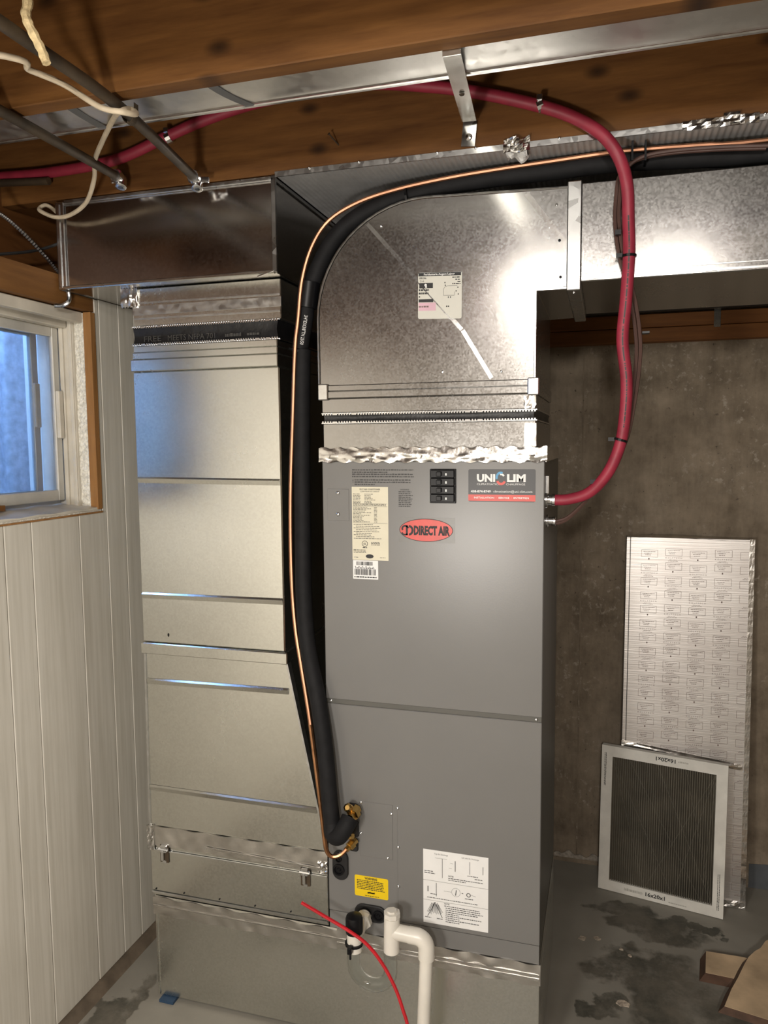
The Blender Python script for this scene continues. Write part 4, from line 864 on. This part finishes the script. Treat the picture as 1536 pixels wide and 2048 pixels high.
for k in range(30):
    a = fw*.38+k*.018
    for s_ in (1, -1):
        u0, v0 = a, .036; u1, v1 = a+s_*.24, fh-.036
        if k % 5 == 0: wd_.line(shf2, min(max(u0, .036), fw-.035), v0, min(max(u1, .036), fw-.035), v1, .0005, -.0028)
wd_.build('wire_mesh', 'mesh', af)
p = MB(); p.text(shf2, '16x20x1', fw*.395, .013, .0125, w=.062, bold=.03); p.text(shf2, '16x20x1', fw*.60, fh-.010, .0125, w=.062, bold=.03, rot=PI)
def vt(u, v, dd=.0004): return shf2(.010+v, fh-.025-u, dd)
for k in range(2): p.words(vt, 0, k*.004, .115, .0022, seed=400+k)
def vt2(u, v, dd=.0004): return shf2(fw-.020+v, .025+u, dd)
for k in range(2): p.words(vt2, 0, k*.005, .12, .0022, seed=410+k)
p.build('print', 'dotprint', af)
q = MB(); q.words(shf2, fw*.22, .014, fw*.37, .010, seed=420); q.words(shf2, fw*.58, .009, fw*.72, .004, seed=421); q.words(shf2, fw*.62, fh-.018, fw*.70, .006, seed=422); q.build('faint_print', plain('faint_filter_print', (.44, .43, .39), .6), af)

# flakes of old paint on the slab
for i_, (px, py, r_, lb) in enumerate(((1246, 2006, .016, 'largest pale paint flake on the dark floor stain, near the bottom edge'), (1165, 1876, .012, 'pale paint flake at the upper left edge of the floor stain'), (1194, 1876, .010, 'pale paint flake just right of another at the upper edge of the stain'), (1243, 1898, .006, 'tiny white paint chip in the middle of the floor stain'), (1260, 1911, .006, 'tiny white paint sliver right of the middle of the floor stain'))):
    c_ = at(px, py, z=.002); rr_ = random.Random(i_); k_ = 9
    ol = [V((c_.x+r_*rr_.uniform(.55, 1.1)*math.cos(2*PI*k/k_)*1.2, c_.y+r_*rr_.uniform(.55, 1.1)*math.sin(2*PI*k/k_), .0004)) for k in range(k_)]
    MB().prism(ol, (0, 0, .0022)).build('paint_flake', M['flake'])
    fk = [o for o in bpy.data.objects if o.name.startswith('paint_flake')][-1]; tag(fk, lb, 'paint flake', 'paint flakes on the floor')
# two plywood scraps on the floor
def scrap(name, label, poly, z0, z1, z0b=None):
    s_ = thing(name, label, 'board', (sum(q[0] for q in poly)/len(poly), sum(q[1] for q in poly)/len(poly), z0))
    k = len(poly); cx = sum(q[0] for q in poly)/k; m_ = MB()
    lo2 = [V((x-(.016 if (x-cx) < .02 else 0), y, z0)) for x, y in poly]; hi2 = [V((x, y, z1-.0008)) for x, y in poly]
    m_.add(lo2+hi2, [tuple(range(k))[::-1], tuple(range(k, 2*k))]+[(q, (q+1) % k, (q+1) % k+k, q+k) for q in range(k)]); m_.build('edge', 'cardedge', s_)
    MB().prism([V((x, y, z1-.0007)) for x, y in poly], (0, 0, .0007)).build('face', 'cardtop', s_); return s_
def zt_(px, py, z): q = at(px, py, z=z); return (q.x, q.y)
P1 = [zt_(1411, 1945, .030), zt_(1464, 1956, .030), zt_(1500, 1966, .030), zt_(1515, 1921, .030), zt_(1485, 1914, .030), zt_(1412, 1902, .030)]
scrap('wood_offcut', 'small pale wood offcut with dark edges, half under the curved board', P1, .001, .030)
P2 = [zt_(1449, 2012, .052), zt_(1538, 2040, .052), zt_(1640, 2070, .052), zt_(1640, 1880, .052), zt_(1560, 1866, .052), zt_(1531, 1882, .052), zt_(1521, 1896, .052), zt_(1510, 1902, .052), zt_(1497, 1914, .052), zt_(1488, 1930, .052), zt_(1476, 1955, .052), zt_(1463, 1978, .052), zt_(1456, 1995, .052)]
scrap('curved_board', 'pale plywood board with a curved dark edge on the floor at lower right', P2, .031, .052)
